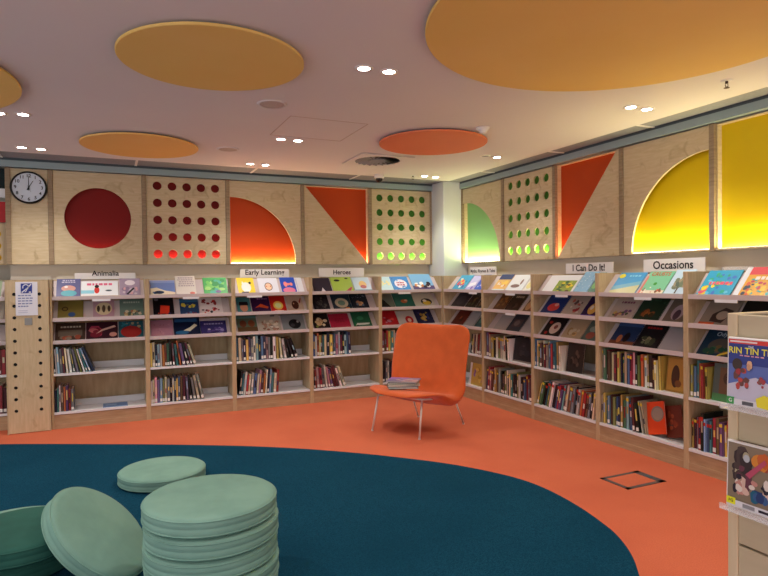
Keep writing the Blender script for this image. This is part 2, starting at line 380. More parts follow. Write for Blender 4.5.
for k, (x0, x1) in enumerate(((.02, .135), (.02, .15), (.02, .145), (.02, .145), (.02, .11))):
    for j in range(4):
        a = x0+(x1-x0)*j/4; b.box(a, a+(x1-x0)*.2, -.0045, -.003, .188-.026*k, .198-.026*k, '#7c86b4')
for k in range(2): b.box(.02, .10, -.0045, -.003, .045-.018*k, .049-.018*k, '#b4b8cc')
def stroke(pts, w, y, col):
    for (xa, za), (xb, zb) in zip(pts, pts[1:]):
        d = Vector((xb-xa, zb-za)); d.normalize(); nx, nz = -d.y*w/2, d.x*w/2
        b.face([(xa-nx, y, za-nz), (xb-nx, y, zb-nz), (xb+nx, y, zb+nz), (xa+nx, y, za+nz)], col)
stroke([(.052, .222), (.098, .262), (.133, .304)], .010, -.005, '#e4e5ee')
stroke([(.062, .262), (.064, .285), (.080, .299), (.099, .297), (.110, .283), (.106, .264), (.094, .250), (.090, .236), (.078, .226)], .008, -.005, '#e4e5ee')
stroke([(.112, .225), (.130, .225)], .012, -.005, '#e4e5ee')
b.build('notice_sheet', M['printed'], t)

# shelf signs
def sign(label, body, n, x0, x1, z0, z1, size, grey=False, tz=None):
    (bx_, by_), rz = BAYS[n]
    loc = (x0, -.1, z0) if rz == 0 else (-.1, x0, z0)
    t = thing('shelf_sign', label, 'sign', loc, rz)
    w = abs(x1-x0); h = z1-z0
    b = MB(); b.box(0, w, 0, .008, 0, h); b.box(0, w, 0, .06, -.002, 0.0); bevel(b.build('sign_board', M['white'], t), .001, 1)
    v, f = text_geo(body, size); b = MB(); zz = h/2 if tz is None else tz
    b.mesh([(w/2+x, -.002, zz+y) for x, y in v], f); b.build('lettering', M['black'], t, fix=False)
sign('white shelf sign reading Animalia', 'Animalia', 'A', -4.569, -3.987, 1.492, 1.556, .075, tz=.058)
sign('white shelf sign reading Early Learning', 'Early Learning', 'C', -2.871, -2.291, 1.492, 1.588, .082, tz=.058)
sign('white shelf sign reading Heroes', 'Heroes', 'D', -1.915, -1.319, 1.492, 1.6, .078)
sign('white shelf sign reading Myths, Rhymes & Tales', 'Myths, Rhymes & Tales', 'F', -.656, -1.215, 1.492, 1.592, .056)
sign('white shelf sign reading I Can Do It!', 'I Can Do It!', 'H', -2.403, -3.015, 1.492, 1.59, .088)
sign('white shelf sign reading Occasions', 'Occasions', 'I', -3.354, -3.935, 1.492, 1.598, .092)
b = MB(); b.box(0, .24, 0, .01, 0, .03); o = b.build('label_holder', M['acrylic']); o.location = (-.08, -4.06, 1.491); o.rotation_euler = (0, 0, R90)
tag(o, 'empty clear label strip on the ledge right of the Occasions sign', 'label holder')

# ------------------------------------------------------------------ clock
t = thing('wall_clock', 'round wall clock with black rim showing one o\'clock', 'clock', (-4.972, -.004, 2.43), 0)
b = MB(); b.lathe([(.135, 0), (.163, 0), (.166, .012), (.163, .03), (.153, .036), (.147, .03), (.147, .012)], 56); o = b.build('rim', M['black'], t); o.rotation_euler = (PI/2, 0, 0)
b = MB(); b.cyl((0, 0), .15, -.02, -.002, 48, axis='y'); b.build('dial', new_mat('clock_dial', '#cdd8e4', .35), t)
b = MB()
for h in range(1, 13):
    a = PI/2-h*PI/6; v, f = text_geo(str(h), .046)
    b.mesh([(.118*math.cos(a)+x, -.0215, .118*math.sin(a)+y) for x, y in v], f)
b.build('numerals', M['black'], t, fix=False)
def hand(nm, a, l, w, y, tail=.03, m='black'):
    b = MB(); d = Vector((math.sin(a), 0, math.cos(a))); s = Vector((math.cos(a), 0, -math.sin(a)))
    b.face([-d*tail-s*w+Vector((0, y, 0)), -d*tail+s*w+Vector((0, y, 0)), d*l+s*w*.5+Vector((0, y, 0)), d*l-s*w*.5+Vector((0, y, 0))]); b.build(nm, M[m], t, fix=False)
hand('hour_hand', PI/6, .08, .005, -.0235); hand('minute_hand', 0.0, .12, .004, -.025); hand('second_hand', PI*.87, .05, .0015, -.0265, .02)
b = MB(); b.cyl((0, 0), .008, -.028, -.02, 16, axis='y'); b.build('hub', M['black'], t)

# ------------------------------------------------------------------ books
CC = dict(r='#9c333a', o='#bd6b42', y='#cbb35a', g='#4d7552', b='#47698f', n='#262e4c', k='#1c1b1e', w='#d9d5cd', c='#c9bda2', p='#bf929b', v='#665078', t='#3f7a80', e='#7d7f84', m='#65303a', s='#86a7bc', l='#7f864e', h='#6b5140', d='#4b4136')
CN = dict(r='red', o='orange', y='yellow', g='green', b='blue', n='navy', k='black', w='white', c='cream', p='pink', v='purple', t='teal', e='grey', m='maroon', s='light blue', l='olive', h='brown', d='dark brown')
ORD = ['first', 'second', 'third', 'fourth', 'fifth', 'sixth', 'seventh', 'eighth', 'ninth', 'tenth', 'eleventh', 'twelfth', 'thirteenth', 'fourteenth', 'fifteenth', 'sixteenth', 'seventeenth', 'eighteenth', 'nineteenth', 'twentieth',
       'twenty-first', 'twenty-second', 'twenty-third', 'twenty-fourth', 'twenty-fifth', 'twenty-sixth']
def jitter(c, a=.07):
    c = c.lstrip('#'); v = [int(c[i:i+2], 16)/255 for i in (0, 2, 4)]; k = 1+random.uniform(-a*2, a*2)
    return '#'+''.join('%02x' % int(255*min(1, max(0, x*k+random.uniform(-a, a)*.4))) for x in v)
def spine_book(t, d, h, c, mark=None):
    """upright book: spine faces -y, origin at bottom front left"""
    b = MB(); ct = min(.003, t*.16)
    # rounded spine
    n = 4; prof = [(t/2-t/2*math.cos(PI*k/n), .004-.004*math.sin(PI*k/n)) for k in range(n+1)]
    v = [(x, y, z) for x, y in prof for z in (0, h)]
    b.mesh(v, [(2*k, 2*k+2, 2*k+3, 2*k+1) for k in range(n)], c)
    b.face([(x, y, h) for x, y in prof], c); b.face([(x, y, 0) for x, y in prof][::-1], c)
    b.box(0, ct, .004, d, 0, h, c); b.box(t-ct, t, .004, d, 0, h, c); b.box(ct, t-ct, .004, .006, 0, h, c)
    b.box(ct, t-ct, .006, d-.004, .003, h-.004, '#d9cfbd')
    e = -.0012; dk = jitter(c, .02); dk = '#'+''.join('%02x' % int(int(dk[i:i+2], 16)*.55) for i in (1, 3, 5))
    b.box(0, t*.09, -.0003, .002, 0, h, dk); b.box(t*.91, t, -.0003, .002, 0, h, dk)  # darker edge strips paint the shade between neighbouring spines
    c2 = CC[random.choice('wcykerns')]
    if random.random() < .7: z0 = h*random.uniform(.3, .5); z1 = z0+h*random.uniform(.15, .4); b.box(t*.28, t*.72, e, .003, z0, z1, jitter(c2))
    if mark == 'y': b.box(t*.1, t*.9, e*1.3, .003, h*.86, h*.95, '#d9c33a')
    elif mark == 'r': b.box(t*.05, t*.95, e*1.3, .003, h*.8, h*.9, '#c03428')
    elif random.random() < .55: b.box(t*.08, t*.92, e*1.3, .003, h*.05, h*.17, '#e8e6df')
    return b
TIER = ['upper spine shelf', 'bottom shelf']
def spine_row(n, shelf, x0, x1, letters, lean_end=0, start=0, hmin=.20, hmax=.28, marks='', tilt_dir=-1, ncurve=.5):
    """letters left to right; leans build up towards lean_end (degrees).
    tilt_dir -1: tops to the left, +1: tops to the right"""
    (bx_, by_), rz = BAYS[n]; z = SZ[shelf]+.022; k = len(letters); seq = list(letters)
    if tilt_dir > 0: seq = seq[::-1]
    ang = [math.radians(start+(lean_end-start)*max(0, (i-k*ncurve)/(k*(1-ncurve)+1e-6))) for i in range(k)]
    hs = [random.uniform(hmin, hmax) for _ in range(k)]
    for i in range(k):                       # lean lets taller rows drop below the shelf above
        hs[i] = min(hs[i], .283/max(.6, math.cos(ang[i])))
    ts = [random.uniform(.7, 1.35) for _ in range(k)]; span = x1-x0
    def lay(sc):
        xs = []; x = 0; prev = None
        for i in range(k):
            t, a, h = ts[i]*sc, ang[i], hs[i]
            if prev:
                px_, pt, pa, ph = prev
                x = px_+pt/math.cos(pa)
                if a > pa+1e-6:
                    tx = px_+pt*math.cos(pa)-ph*math.sin(pa); tz = pt*math.sin(pa)+ph*math.cos(pa)
                    x = max(x, tx+tz*math.tan(a))
                x += .0006
            xs.append(x); prev = (x, t, a, h)
        return xs, x+ts[-1]*sc
    lo, hi = .004, .08
    for _ in range(30):
        md = (lo+hi)/2
        if lay(md)[1] > span: hi = md
        else: lo = md
    xs, _ = lay(lo)
    for i in range(k):
        t = ts[i]*lo; a = ang[i]; c = jitter(CC[seq[i]], .09); idx = i if tilt_dir < 0 else k-1-i
        mk = random.choice(marks) if marks and random.random() < .45 else None
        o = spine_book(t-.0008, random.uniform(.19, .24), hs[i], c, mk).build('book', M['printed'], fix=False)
        if tilt_dir < 0: lx, lz, th = x0+xs[i], z, -a
        else: lx, lz, th = x1-xs[i]-t*math.cos(a), z+t*math.sin(a), a
        o.location = bw(n, lx, random.uniform(.012, .035), lz+.0005); o.rotation_euler = (0, th, rz)
        size = 'thin' if t < .02 else ('thick' if t > .032 else 'upright')
        tag(o, '%s %s book, %s from left, %s, %s' % (size, CN[seq[i]], ORD[idx], TIER[shelf], names[n]), 'book', 'spine-out books, %s, %s' % (TIER[shelf], names[n]))

# cover art: ('e',cx,cy,rx,ry,c) ('r',x0,y0,x1,y1,c) ('t',cx,cy,size,text,c) ('p',pts,c) ('s',n,x0,y0,x1,y1,rad,colours)
def draw_art(b, art, w, h, M4, seed=0, base=.0006):
    rn = random.Random(seed); lv = 1
    def P(x, y): return tuple(M4 @ Vector((x*w, y*h, base+lv*.00025)))
    for a in art:
        lv += 1
        if a[0] == 'e':
            _, cx, cy, rx, ry, c = a; b.face([P(cx+rx*math.cos(2*PI*k/20), cy+ry*math.sin(2*PI*k/20)) for k in range(20)], c)
        elif a[0] == 'r':
            _, x0, y0, x1, y1, c = a; b.face([P(x0, y0), P(x1, y0), P(x1, y1), P(x0, y1)], c)
        elif a[0] == 'p': b.face([P(x, y) for x, y in a[1]], a[2])
        elif a[0] == 't':
            _, cx, cy, sz, s, c = a; v, f = text_geo(s, sz)
            b.mesh([P(cx+x/w, cy+y/h) for x, y in v], f, c)
        elif a[0] == 's':
            _, nn, x0, y0, x1, y1, rad, cols = a
            for q in range(nn):
                cx, cy = rn.uniform(x0+rad, x1-rad), rn.uniform(y0+rad, y1-rad); r0 = rad*rn.uniform(.45, 1); ph = rn.uniform(0, 6); asp = rn.uniform(.6, 1.3); lv += .12
                b.face([P(cx+r0*math.cos(2*PI*k/9+ph)*rn.uniform(.75, 1.1), cy+r0*asp*math.sin(2*PI*k/9+ph)*rn.uniform(.75, 1.1)) for k in range(9)], rn.choice(cols))
        elif a[0] == 'l':      # title bars: rows of short word-like blocks
            _, x0, y0, x1, y1, rows, c = a; rh = (y1-y0)/rows
            for j in range(rows):
                x = x0+rn.uniform(0, .1)*(x1-x0)
                while x < x1-.06:
                    wd = rn.uniform(.05, .12); b.face([P(x, y0+j*rh+rh*.2), P(min(x+wd, x1), y0+j*rh+rh*.2), P(min(x+wd, x1), y0+j*rh+rh*.8), P(x, y0+j*rh+rh*.8)], c); x += wd+.03
DT = ['top display shelf', 'middle display shelf', 'lower display shelf']
def short(l):
    return l if len(l.replace('-', ' ').split()) <= 16 else l.replace(' picture book', ' book').replace('wide ', '')
seedc = [0]
def cover_book(w, h, t, bg, art, name='picture_book', spine=None):
    """lies in local x-y, thickness +z; origin at lower left corner of the back cover"""
    seedc[0] += 1
    b = MB(); ct = .002
    b.box(0, w, 0, h, 0, ct, bg); b.box(0, w, 0, h, t-ct, t, bg); b.box(0, .004, 0, h, ct, t-ct, spine or bg)
    draw_art(b, art, w, h, Matrix.Translation((0, 0, t)), seedc[0])
    o = b.build(name, M['printed'], fix=False)
    p = MB(); p.box(.004, w-.003, .003, h-.003, ct, t-ct); p.build('pages', M['pages'], o)
    return o
def face_out(n, tier, i, x0, x1, h, bg, desc, art, t=.008):
    (bx_, by_), rz = BAYS[n]
    h = min(h, .262 if tier else .29)
    if not tier and h < .28: h = min(h, .262)
    o = cover_book(x1-x0, h, t, bg, art)
    z = LZ[tier]+.006; c, s = math.cos(SL), math.sin(SL)
    # sits on the sloping board, foot against the lip
    o.location = bw(n, x0, .03-s*.0015+.003*c, z+.0015*c+.003*s+.001)
    o.rotation_euler = Euler((SL, 0, rz)).to_matrix().to_euler() if False else (Matrix.Rotation(rz, 3, 'Z') @ Matrix.Rotation(SL, 3, 'X')).to_euler()
    tag(o, short('%s picture book, %s from left, %s, %s' % (desc, ORD[i], DT[tier], names[n])), 'book', 'face-out picture books, %s, %s' % (DT[tier], names[n]))
W_, K_ = '#eceae6', '#121114'
FO = {
 'A': [[(.055, .272, .265, '#5a5c8c', 'slate blue monster', [('l', .2, .78, .85, .95, 2, '#c9c4d6'), ('e', .5, .5, .3, .16, '#d39a8c'), ('e', .52, .25, .33, .16, '#4ea6b3'), ('e', .4, .58, .08, .06, '#ece4e0')]),
        (.278, .624, .225, '#e9eef0', 'wide white', [('l', .08, .7, .85, .92, 1, '#e06a8c'), ('r', 0, .25, .35, .45, '#8fd0e0'), ('e', .42, .45, .07, .2, '#d6362e'), ('e', .42, .68, .06, .09, '#2a2024'), ('e', .74, .42, .09, .05, '#556066'), ('r', 0, 0, 1, .12, '#ecdcb0')]),
        (.639, .841, .265, '#a493a8', 'mauve', [('e', .5, .76, .25, .14, '#e6dce2'), ('s', 14, .05, .05, .95, .6, .12, ['#d6a6a8', '#c9bcc4', '#8b7a94']), ('p', [(.3, .15), (.4, .12), (.72, .45), (.65, .5)], K_)])],
       [(.063, .294, .25, '#85783a', 'olive yellow', [('e', .28, .56, .13, .12, '#4d3d22'), ('e', .28, .56, .08, .06, '#857434'), ('e', .55, .26, .14, .12, '#3c5a8c')]),
        (.385, .584, .25, '#b893a0', 'dusty pink owl', [('e', .5, .52, .4, .34, '#d8c9a0'), ('e', .25, .52, .07, .17, '#4a3a30'), ('e', .5, .52, .08, .2, '#5c4a3a'), ('e', .75, .52, .07, .17, '#4a3a30')]),
        (.636, .867, .25, '#6d8478', 'sage green', [('s', 22, .1, .03, .95, .45, .1, ['#b8a878', '#4a5a48', '#a06b4a', '#c8bfa0']), ('l', .15, .75, .85, .9, 1, '#b4bfae')])],
       [(.037, .308, .24, '#4a382e', 'dark brown', [('l', .15, .72, .85, .86, 1, '#cfc6b4'), ('r', .1, .3, .9, .62, '#75685a'), ('s', 14, .05, .05, .95, .4, .12, ['#a2503a', '#8b7a68', '#2a2420'])]),
        (.317, .613, .24, '#3a1a26', 'dark pink and red', [('s', 16, .02, .05, .6, .95, .2, ['#b0405a', '#c86c70', '#7a1f30']), ('p', [(.3, .35), (.5, .5), (.95, .7), (.9, .8), (.5, .6)], '#e0b8a8'), ('e', .85, .3, .12, .12, '#c88c80')]),
        (.623, .863, .24, '#245a66', 'teal and red', [('e', .5, .4, .42, .32, '#9c2a26'), ('s', 12, .05, .6, .95, .97, .08, ['#b49a78', '#2f7d8c', '#c04c38'])])]],
 'B': [[(.041, .291, .225, '#6f86bf', 'blue beach', [('p', [(0, .5), (.25, .55), (.6, .35), (1, .25), (1, 0), (0, 0)], '#e4dcc0'), ('r', 0, .85, 1, 1, '#8fa2d2'), ('e', .35, .25, .2, .1, '#2c3e5e'), ('s', 6, 0, .1, .45, .4, .08, ['#1e3048', '#36547a'])]),
        (.301, .51, .31, '#ded8cf', 'tall white lettered', [('l', .1, .45, .95, .95, 5, '#b0a2a8'), ('e', .8, .13, .13, .06, '#e08070')]),
        (.592, .85, .265, '#58b868', 'bright green jungle', [('s', 30, 0, 0, 1, 1, .16, ['#7ccf6a', '#3f9f5a', '#a2dc7c', '#54b8a0']), ('e', .6, .2, .12, .08, '#7a6a9a')])],
       [(.067, .277, .26, '#0f0e16', 'black red-monster', [('p', [(.3, .15), (.75, .15), (.8, .55), (.35, .6)], '#e0402a'), ('e', .16, .9, .11, .07, '#7a7884'), ('s', 8, .1, .02, .9, .25, .08, ['#283058', '#b03028'])]),
        (.339, .536, .24, '#28426c', 'blue and yellow', [('s', 12, .05, .4, .95, .75, .12, ['#d6c84a', '#7a9a4a']), ('r', 0, .78, 1, 1, '#356a94'), ('s', 8, 0, 0, 1, .3, .1, ['#7a3a58', '#4a7aa0'])]),
        (.546, .792, .25, '#ddd5d3', 'white red-figures', [('s', 12, .05, .55, .8, .95, .09, ['#b82a2a', '#8a3030']), ('s', 14, .05, .05, .9, .5, .07, ['#c04038', '#2a2a36', '#7a2430'])])],
       [(.039, .264, .235, '#b48296', 'plain dusty pink', [('s', 10, .1, .1, .9, .9, .06, ['#a87488', '#c0909f'])]),
        (.272, .548, .265, '#0e1c3c', 'dark navy moon', [('p', [(.35, .3), (.6, .25), (.9, .55), (.8, .65), (.6, .45)], '#e6ddc0'), ('r', .05, .75, .9, .92, '#28588a'), ('e', .3, .2, .25, .1, '#2a6a98')]),
        (.553, .832, .2, '#372f6a', 'purple', [('s', 18, .1, .1, .95, .6, .1, ['#8f86b8', '#c3b8c8', '#5a4a8c']), ('l', .1, .7, .9, .85, 1, '#a49cc8')])]],
 'C': [[(.062, .253, .255, '#ecd52c', 'yellow white-cat', [('e', .5, .42, .28, .3, '#f0eee8'), ('e', .75, .68, .08, .07, '#1d1c20'), ('p', [(.25, .6), (.3, .78), (.42, .68)], '#f0eee8'), ('r', .2, .1, .6, .16, '#2a2a2e')]),
        (.30, .53, .25, '#dfe2ec', 'pale round-face', [('e', .5, .45, .2, .25, '#39304a'), ('e', .5, .45, .17, .21, '#efc9a8'), ('e', .4, .47, .03, .04, '#c86848'), ('e', .6, .47, .03, .04, '#c86848')]),
        (.565, .74, .255, '#2a50b8', 'blue pink-monster', [('e', .5, .2, .42, .18, '#e0809c'), ('s', 7, .1, .4, .9, .75, .16, ['#f08c84', '#e86a7a'])]),
        (.745, .83, .25, '#dde0e6', 'slim white', [('r', .1, .1, .25, .9, '#c8ccd8')])],
       [(.05, .204, .24, '#47858a', 'teal dark-haired child', [('e', .5, .36, .28, .25, '#c48c70'), ('p', [(.15, .5), (.2, .72), (.8, .72), (.85, .5)], '#1c1820'), ('r', .1, 0, .9, .12, '#2a2430')]),
        (.216, .428, .25, '#35143f', 'dark purple', [('p', [(.15, .3), (.5, .55), (.9, .35), (.85, .25), (.4, .35)], '#c04c28'), ('l', .3, .78, .9, .9, 1, '#8a6a9a')]),
        (.433, .615, .25, '#c1221c', 'red yellow-face', [('e', .5, .42, .32, .26, '#e8c75a'), ('e', .5, .42, .2, .16, '#d6e0a0'), ('r', .2, .05, .8, .12, '#e8dcd0')]),
        (.633, .826, .25, '#bca592', 'beige brown-bear', [('e', .5, .42, .22, .26, '#4d2418'), ('p', [(.75, .6), (.9, .85), (.95, .8), (.82, .5)], '#9c3a2a'), ('e', .42, .5, .04, .04, '#caa080')])],
       [(.05, .276, .25, '#586a58', 'brown and teal bears', [('r', 0, 0, 1, .35, '#5c4428'), ('e', .3, .55, .17, .2, '#6b3a24'), ('e', .72, .55, .17, .2, '#7a4428'), ('r', 0, .85, 1, 1, '#5e8a86')]),
        (.292, .549, .26, '#b5ab9c', 'cream animal-crowd', [('s', 26, .05, .05, .95, .75, .1, ['#8a5c4a', '#d6cabc', '#6a5c58', '#a8806c']), ('r', .6, .88, .8, .95, '#3a3440')]),
        (.571, .842, .25, '#84898c', 'grey black-animal', [('e', .55, .42, .27, .28, '#141416'), ('e', .7, .55, .05, .07, '#a4a4a8'), ('e', .45, .35, .1, .1, '#3a3a40')])]],
 'D': [[(.05, .279, .24, '#2a2230', 'dark purple-black', [('p', [(.25, 0), (.75, 0), (.6, .14), (.5, .35), (.42, .14)], '#d6cfd0')]),
        (.291, .562, .25, '#9fb84a', 'lime green black-birds', [('e', .3, .78, .14, .07, K_), ('p', [(.6, .1), (.9, .35), (.95, .3), (.8, .05)], '#b03848'), ('e', .78, .9, .08, .04, K_)]),
        (.575, .802, .245, '#bcd0dc', 'pale blue child', [('e', .55, .5, .22, .25, '#e0b870'), ('e', .55, .35, .18, .12, '#b85c58'), ('r', .02, .05, .98, .16, '#6a8ca4')])],
       [(.05, .251, .255, '#1d1a20', 'black speckled', [('s', 24, .08, .08, .92, .92, .12, ['#3f3c3c', '#5a5650', '#2c2a30'])]),
        (.295, .533, .255, '#1c3040', 'dark navy bear', [('e', .5, .45, .36, .3, '#c4b69a'), ('e', .5, .45, .2, .16, '#6c8478'), ('e', .75, .12, .12, .06, '#c07040')]),
        (.54, .765, .255, '#16202e', 'dark navy fox', [('s', 10, .2, .15, .8, .6, .13, ['#a8785c', '#5c6a80', '#c49a74']), ('s', 12, .05, .7, .95, .95, .03, ['#8a98b0'])])],
       [(.047, .25, .245, '#241c1c', 'dark cream-dog', [('s', 12, .05, .1, .95, .75, .18, ['#d2b888', '#c8a474', '#e0d0ac']), ('e', .2, .2, .08, .07, '#7c8c3c')]),
        (.258, .517, .235, '#a82440', 'crimson', [('l', .25, .4, .75, .7, 3, '#8c1c34')]),
        (.557, .8, .25, '#245f43', 'green ', [('p', [(.1, .15), (.85, .2), (.9, .3), (.2, .3)], '#c9d4c8'), ('e', .45, .6, .18, .12, '#3c8460'), ('e', .2, .12, .1, .06, K_)])]],
 'E': [[(.03, .2, .25, '#bcdce4', 'pale blue and yellow', [('s', 10, .1, .3, .9, .8, .14, ['#d8e6a8', '#e8e0a0', '#a8d4d8'])]),
        (.205, .45, .25, '#3f8ad0', 'bright blue', [('e', .5, .5, .36, .3, '#ece6f0'), ('l', .25, .35, .75, .65, 2, '#b44a68'), ('s', 12, 0, 0, 1, 1, .07, ['#7ab4e4', '#2a6ab4'])]),
        (.488, .80, .31, '#7cb2dc', 'tall sky blue', [('r', 0, 0, 1, .3, '#5a4a78'), ('s', 16, .05, .1, .95, .55, .11, ['#e8d8c8', '#2a2234', '#d08a50', '#eef0f4'])])],
       [(.03, .22, .24, '#6e7468', 'grey and black', [('p', [(0, 0), (.75, 0), (.3, .6), (0, .7)], K_)]),
        (.23, .507, .25, '#2c6458', 'dark green red-fox', [('e', .5, .45, .17, .12, '#a85c34'), ('e', .6, .5, .08, .07, '#c8a084')]),
        (.514, .802, .25, '#c9c2b2', 'cream penguin', [('e', .6, .38, .28, .22, K_), ('e', .6, .3, .2, .14, '#d8b840'), ('e', .52, .45, .1, .08, '#e8e4d8')])],
       [(.03, .27, .25, '#b81e28', 'bright red', [('s', 12, .1, .1, .9, .7, .13, ['#d85048', '#8c1420', '#b0788c'])]),
        (.277, .533, .24, '#c6c0b8', 'pale red-hood', [('e', .62, .38, .22, .26, '#b02028'), ('e', .62, .36, .1, .13, '#e4c4ac')]),
        (.541, .79, .27, '#1f2448', 'navy and gold', [('s', 16, .05, .1, .95, .9, .12, ['#b48c3a', '#35407a', '#c8a850'])])]],
 'F': [[(.2, .484, .26, '#3fa2cc', 'cyan multicoloured', [('s', 14, .1, .1, .9, .9, .13, ['#e04c54', '#e8d44c', '#ece8ec', '#2c68b4'])]),
        (.5, .69, .25, '#bdb8e4', 'lilac', [('p', [(.1, .2), (.9, .4), (.8, .6), (.2, .5)], '#e8e6f4'), ('e', .7, .2, .12, .1, '#8a70c0')]),
        (.7, .86, .26, '#3c5cc4', 'royal blue', [('s', 8, .1, .1, .9, .9, .12, ['#e0c8d8', '#6c88dc'])])],
       [(.17, .48, .25, '#35313a', 'charcoal', [('e', .5, .5, .3, .3, '#48444c')]),
        (.503, .72, .26, '#3a2c22', 'dark brown forest', [('s', 12, .1, .1, .9, .9, .14, ['#8a6a3c', '#55603a', '#241c18'])]),
        (.74, .86, .25, '#2c2420', 'near-black', [('e', .5, .4, .3, .2, '#6c5034')])],
       [(.168, .453, .25, '#6a2a1e', 'brown red', [('s', 8, .2, .2, .8, .7, .16, ['#b05a34', '#3c1814'])]),
        (.465, .69, .25, '#9ea0a4', 'plain grey', [('r', .1, .1, .9, .9, '#a8aaae')]),
        (.71, .86, .25, '#24585e', 'dark teal', [('e', .5, .5, .3, .2, '#3c7c7c')])]],
 'G': [[(.17, .41, .26, '#e0b468', 'yellow and navy', [('r', 0, .7, 1, 1, '#28386c'), ('s', 12, .05, .2, .95, .7, .14, ['#ecc850', '#d88a48', '#e8e0d0']), ('r', 0, 0, 1, .15, '#d8e8ec')]),
        (.422, .715, .25, '#e2e8ea', 'white bird', [('e', .45, .35, .26, .1, '#7c5c54'), ('e', .7, .58, .06, .16, '#8a6a60')]),
        (.729, .862, .25, '#e4e4d4', 'pale yellow', [('e', .5, .4, .35, .2, '#e0d888')])],
       [(.19, .40, .25, '#6a4428', 'brown orange', [('s', 12, .1, .1, .9, .9, .14, ['#a86a34', '#3c2c1c', '#88643c'])]),
        (.408, .65, .27, '#3d2a22', 'very dark brown', [('l', .25, .72, .9, .88, 1, '#c0a890'), ('s', 8, .1, .1, .9, .5, .13, ['#5c4438', '#241a16'])]),
        (.71, .86, .25, '#7a5638', 'brown cream', [('e', .5, .4, .3, .26, '#c89c6c'), ('r', 0, 0, .14, 1, '#d0bca4')])],
       [(.2, .425, .22, '#a9a5a3', 'plain pale grey', [('r', .05, .05, .95, .95, '#b1adab')]),
        (.435, .664, .27, '#3c4048', 'dark grey', [('r', .2, .3, .85, .7, '#5c4c4a'), ('e', .5, .5, .2, .15, '#84706c')]),
        (.681, .862, .24, '#b0acac', 'light grey', [('r', .1, .1, .9, .9, '#b8b4b4')])]],
 'H': [[(.14, .575, .235, '#e6e8ea', 'wide white with green picture', [('r', .36, .05, .95, .7, '#8aa040'), ('s', 26, .36, .05, .95, .7, .07, ['#e4cc2c', '#3c6a34', '#b4c83c', '#5a4a28'])]),
        (.584, .765, .28, '#86b4d4', 'light blue rainy', [('s', 26, .05, .2, .95, .95, .035, ['#a8ccdf', '#5c88b4', '#d8e4ec']), ('r', 0, 0, 1, .08, '#e6e8ea')]),
        (.777, .862, .26, '#3f7a5c', 'dark green', [('e', .5, .4, .4, .16, '#68a44c'), ('e', .5, .7, .3, .1, '#28484c')])],
       [(.112, .404, .26, '#1c3472', 'navy red-creature', [('e', .5, .38, .28, .2, '#d4423c'), ('e', .6, .5, .1, .08, '#e8a898'), ('l', .2, .78, .8, .92, 1, '#4068a8')]),
        (.415, .674, .265, '#b3a596', 'cream dancing-figures', [('s', 18, .1, .1, .9, .85, .09, ['#9c2c30', '#5c4440', '#d8ccc0', '#c0604c'])]),
        (.682, .862, .26, '#2a1748', 'purple yellow', [('e', .6, .4, .3, .26, '#d8a850'), ('r', 0, 0, 1, .12, '#5c30a0'), ('e', .5, .45, .12, .1, '#e8dccc')])],
       [(.11, .376, .265, '#1a1418', 'black red-cream', [('e', .58, .45, .26, .28, '#d8c0b0'), ('e', .2, .7, .09, .07, '#c02c28'), ('e', .25, .2, .08, .07, '#b82828'), ('e', .6, .5, .1, .1, '#8a4c44')]),
        (.416, .672, .25, '#b39c7c', 'beige', [('s', 12, .1, .1, .9, .6, .14, ['#d0a86c', '#c8b898', '#a07c4c'])]),
        (.685, .862, .25, '#5a6c62', 'grey green', [('e', .5, .3, .3, .16, '#a05848'), ('e', .5, .6, .3, .14, '#8c9c90')])]],
 'I': [[(.13, .413, .255, '#4fa3d8', 'blue yellow-sun', [('p', [(0, 0), (1, 0), (1, .45), (0, .2)], '#cfcfa0'), ('p', [(0, .2), (1, .45), (1, .62), (0, .38)], '#7cb8cf'), ('e', .14, .84, .12, .1, '#e8dc30'), ('l', .4, .78, .9, .9, 1, '#8cd4f0')]),
        (.444, .683, .265, '#7fc8a0', 'mint green CRUSTS', [('t', .5, .88, .052, 'CRUSTS', '#c8401c'), ('r', 0, 0, 1, .22, '#e4dcc8'), ('s', 16, .03, .05, .97, .4, .06, ['#d86850', '#e8e4d4', '#8a5c44']), ('e', .5, .48, .07, .06, '#3f9c3c'), ('r', 0, 0, .08, .8, '#e08878')]),
        (.692, .868, .28, '#c2dcec', 'pale blue tree', [('s', 34, .22, .22, .95, .85, .12, ['#75806a', '#8a8c74', '#5c6c60', '#a09880']), ('r', .55, .1, .62, .3, '#54463c')])],
       [(.11, .37, .26, '#b7a69c', 'beige purple-title', [('l', .2, .68, .85, .82, 1, '#7a3c58'), ('s', 14, .1, .08, .9, .5, .1, ['#6c4c74', '#c8a860', '#4c5c3c', '#8c5c54'])]),
        (.387, .64, .275, '#163425', 'dark green rust-creature', [('s', 16, .15, .12, .85, .55, .12, ['#8a4c24', '#a8642c', '#3c3018']), ('s', 8, .05, .7, .95, .95, .06, ['#285038'])]),
        (.68, .868, .26, '#6f6256', 'grey brown mouse', [('e', .55, .45, .3, .3, '#a898a0'), ('e', .55, .35, .16, .2, '#4c3c48'), ('e', .8, .7, .12, .1, '#5a6a50')])],
       [(.12, .385, .26, '#23365c', 'dark blue brown-horses', [('r', 0, 0, 1, .22, '#74402c'), ('e', .6, .38, .12, .2, '#1c1418'), ('e', .35, .3, .1, .16, '#a8643c'), ('r', 0, .82, 1, 1, '#36548a')]),
        (.395, .63, .275, '#1d1a1e', 'black red-title', [('l', .15, .78, .85, .9, 1, '#b02c28'), ('s', 12, .1, .1, .9, .6, .14, ['#6c7454', '#98907c', '#3c4430'])]),
        (.639, .868, .25, '#a9a5a8', 'plain silver grey', [('r', .08, .08, .92, .92, '#b0acb0')])]],
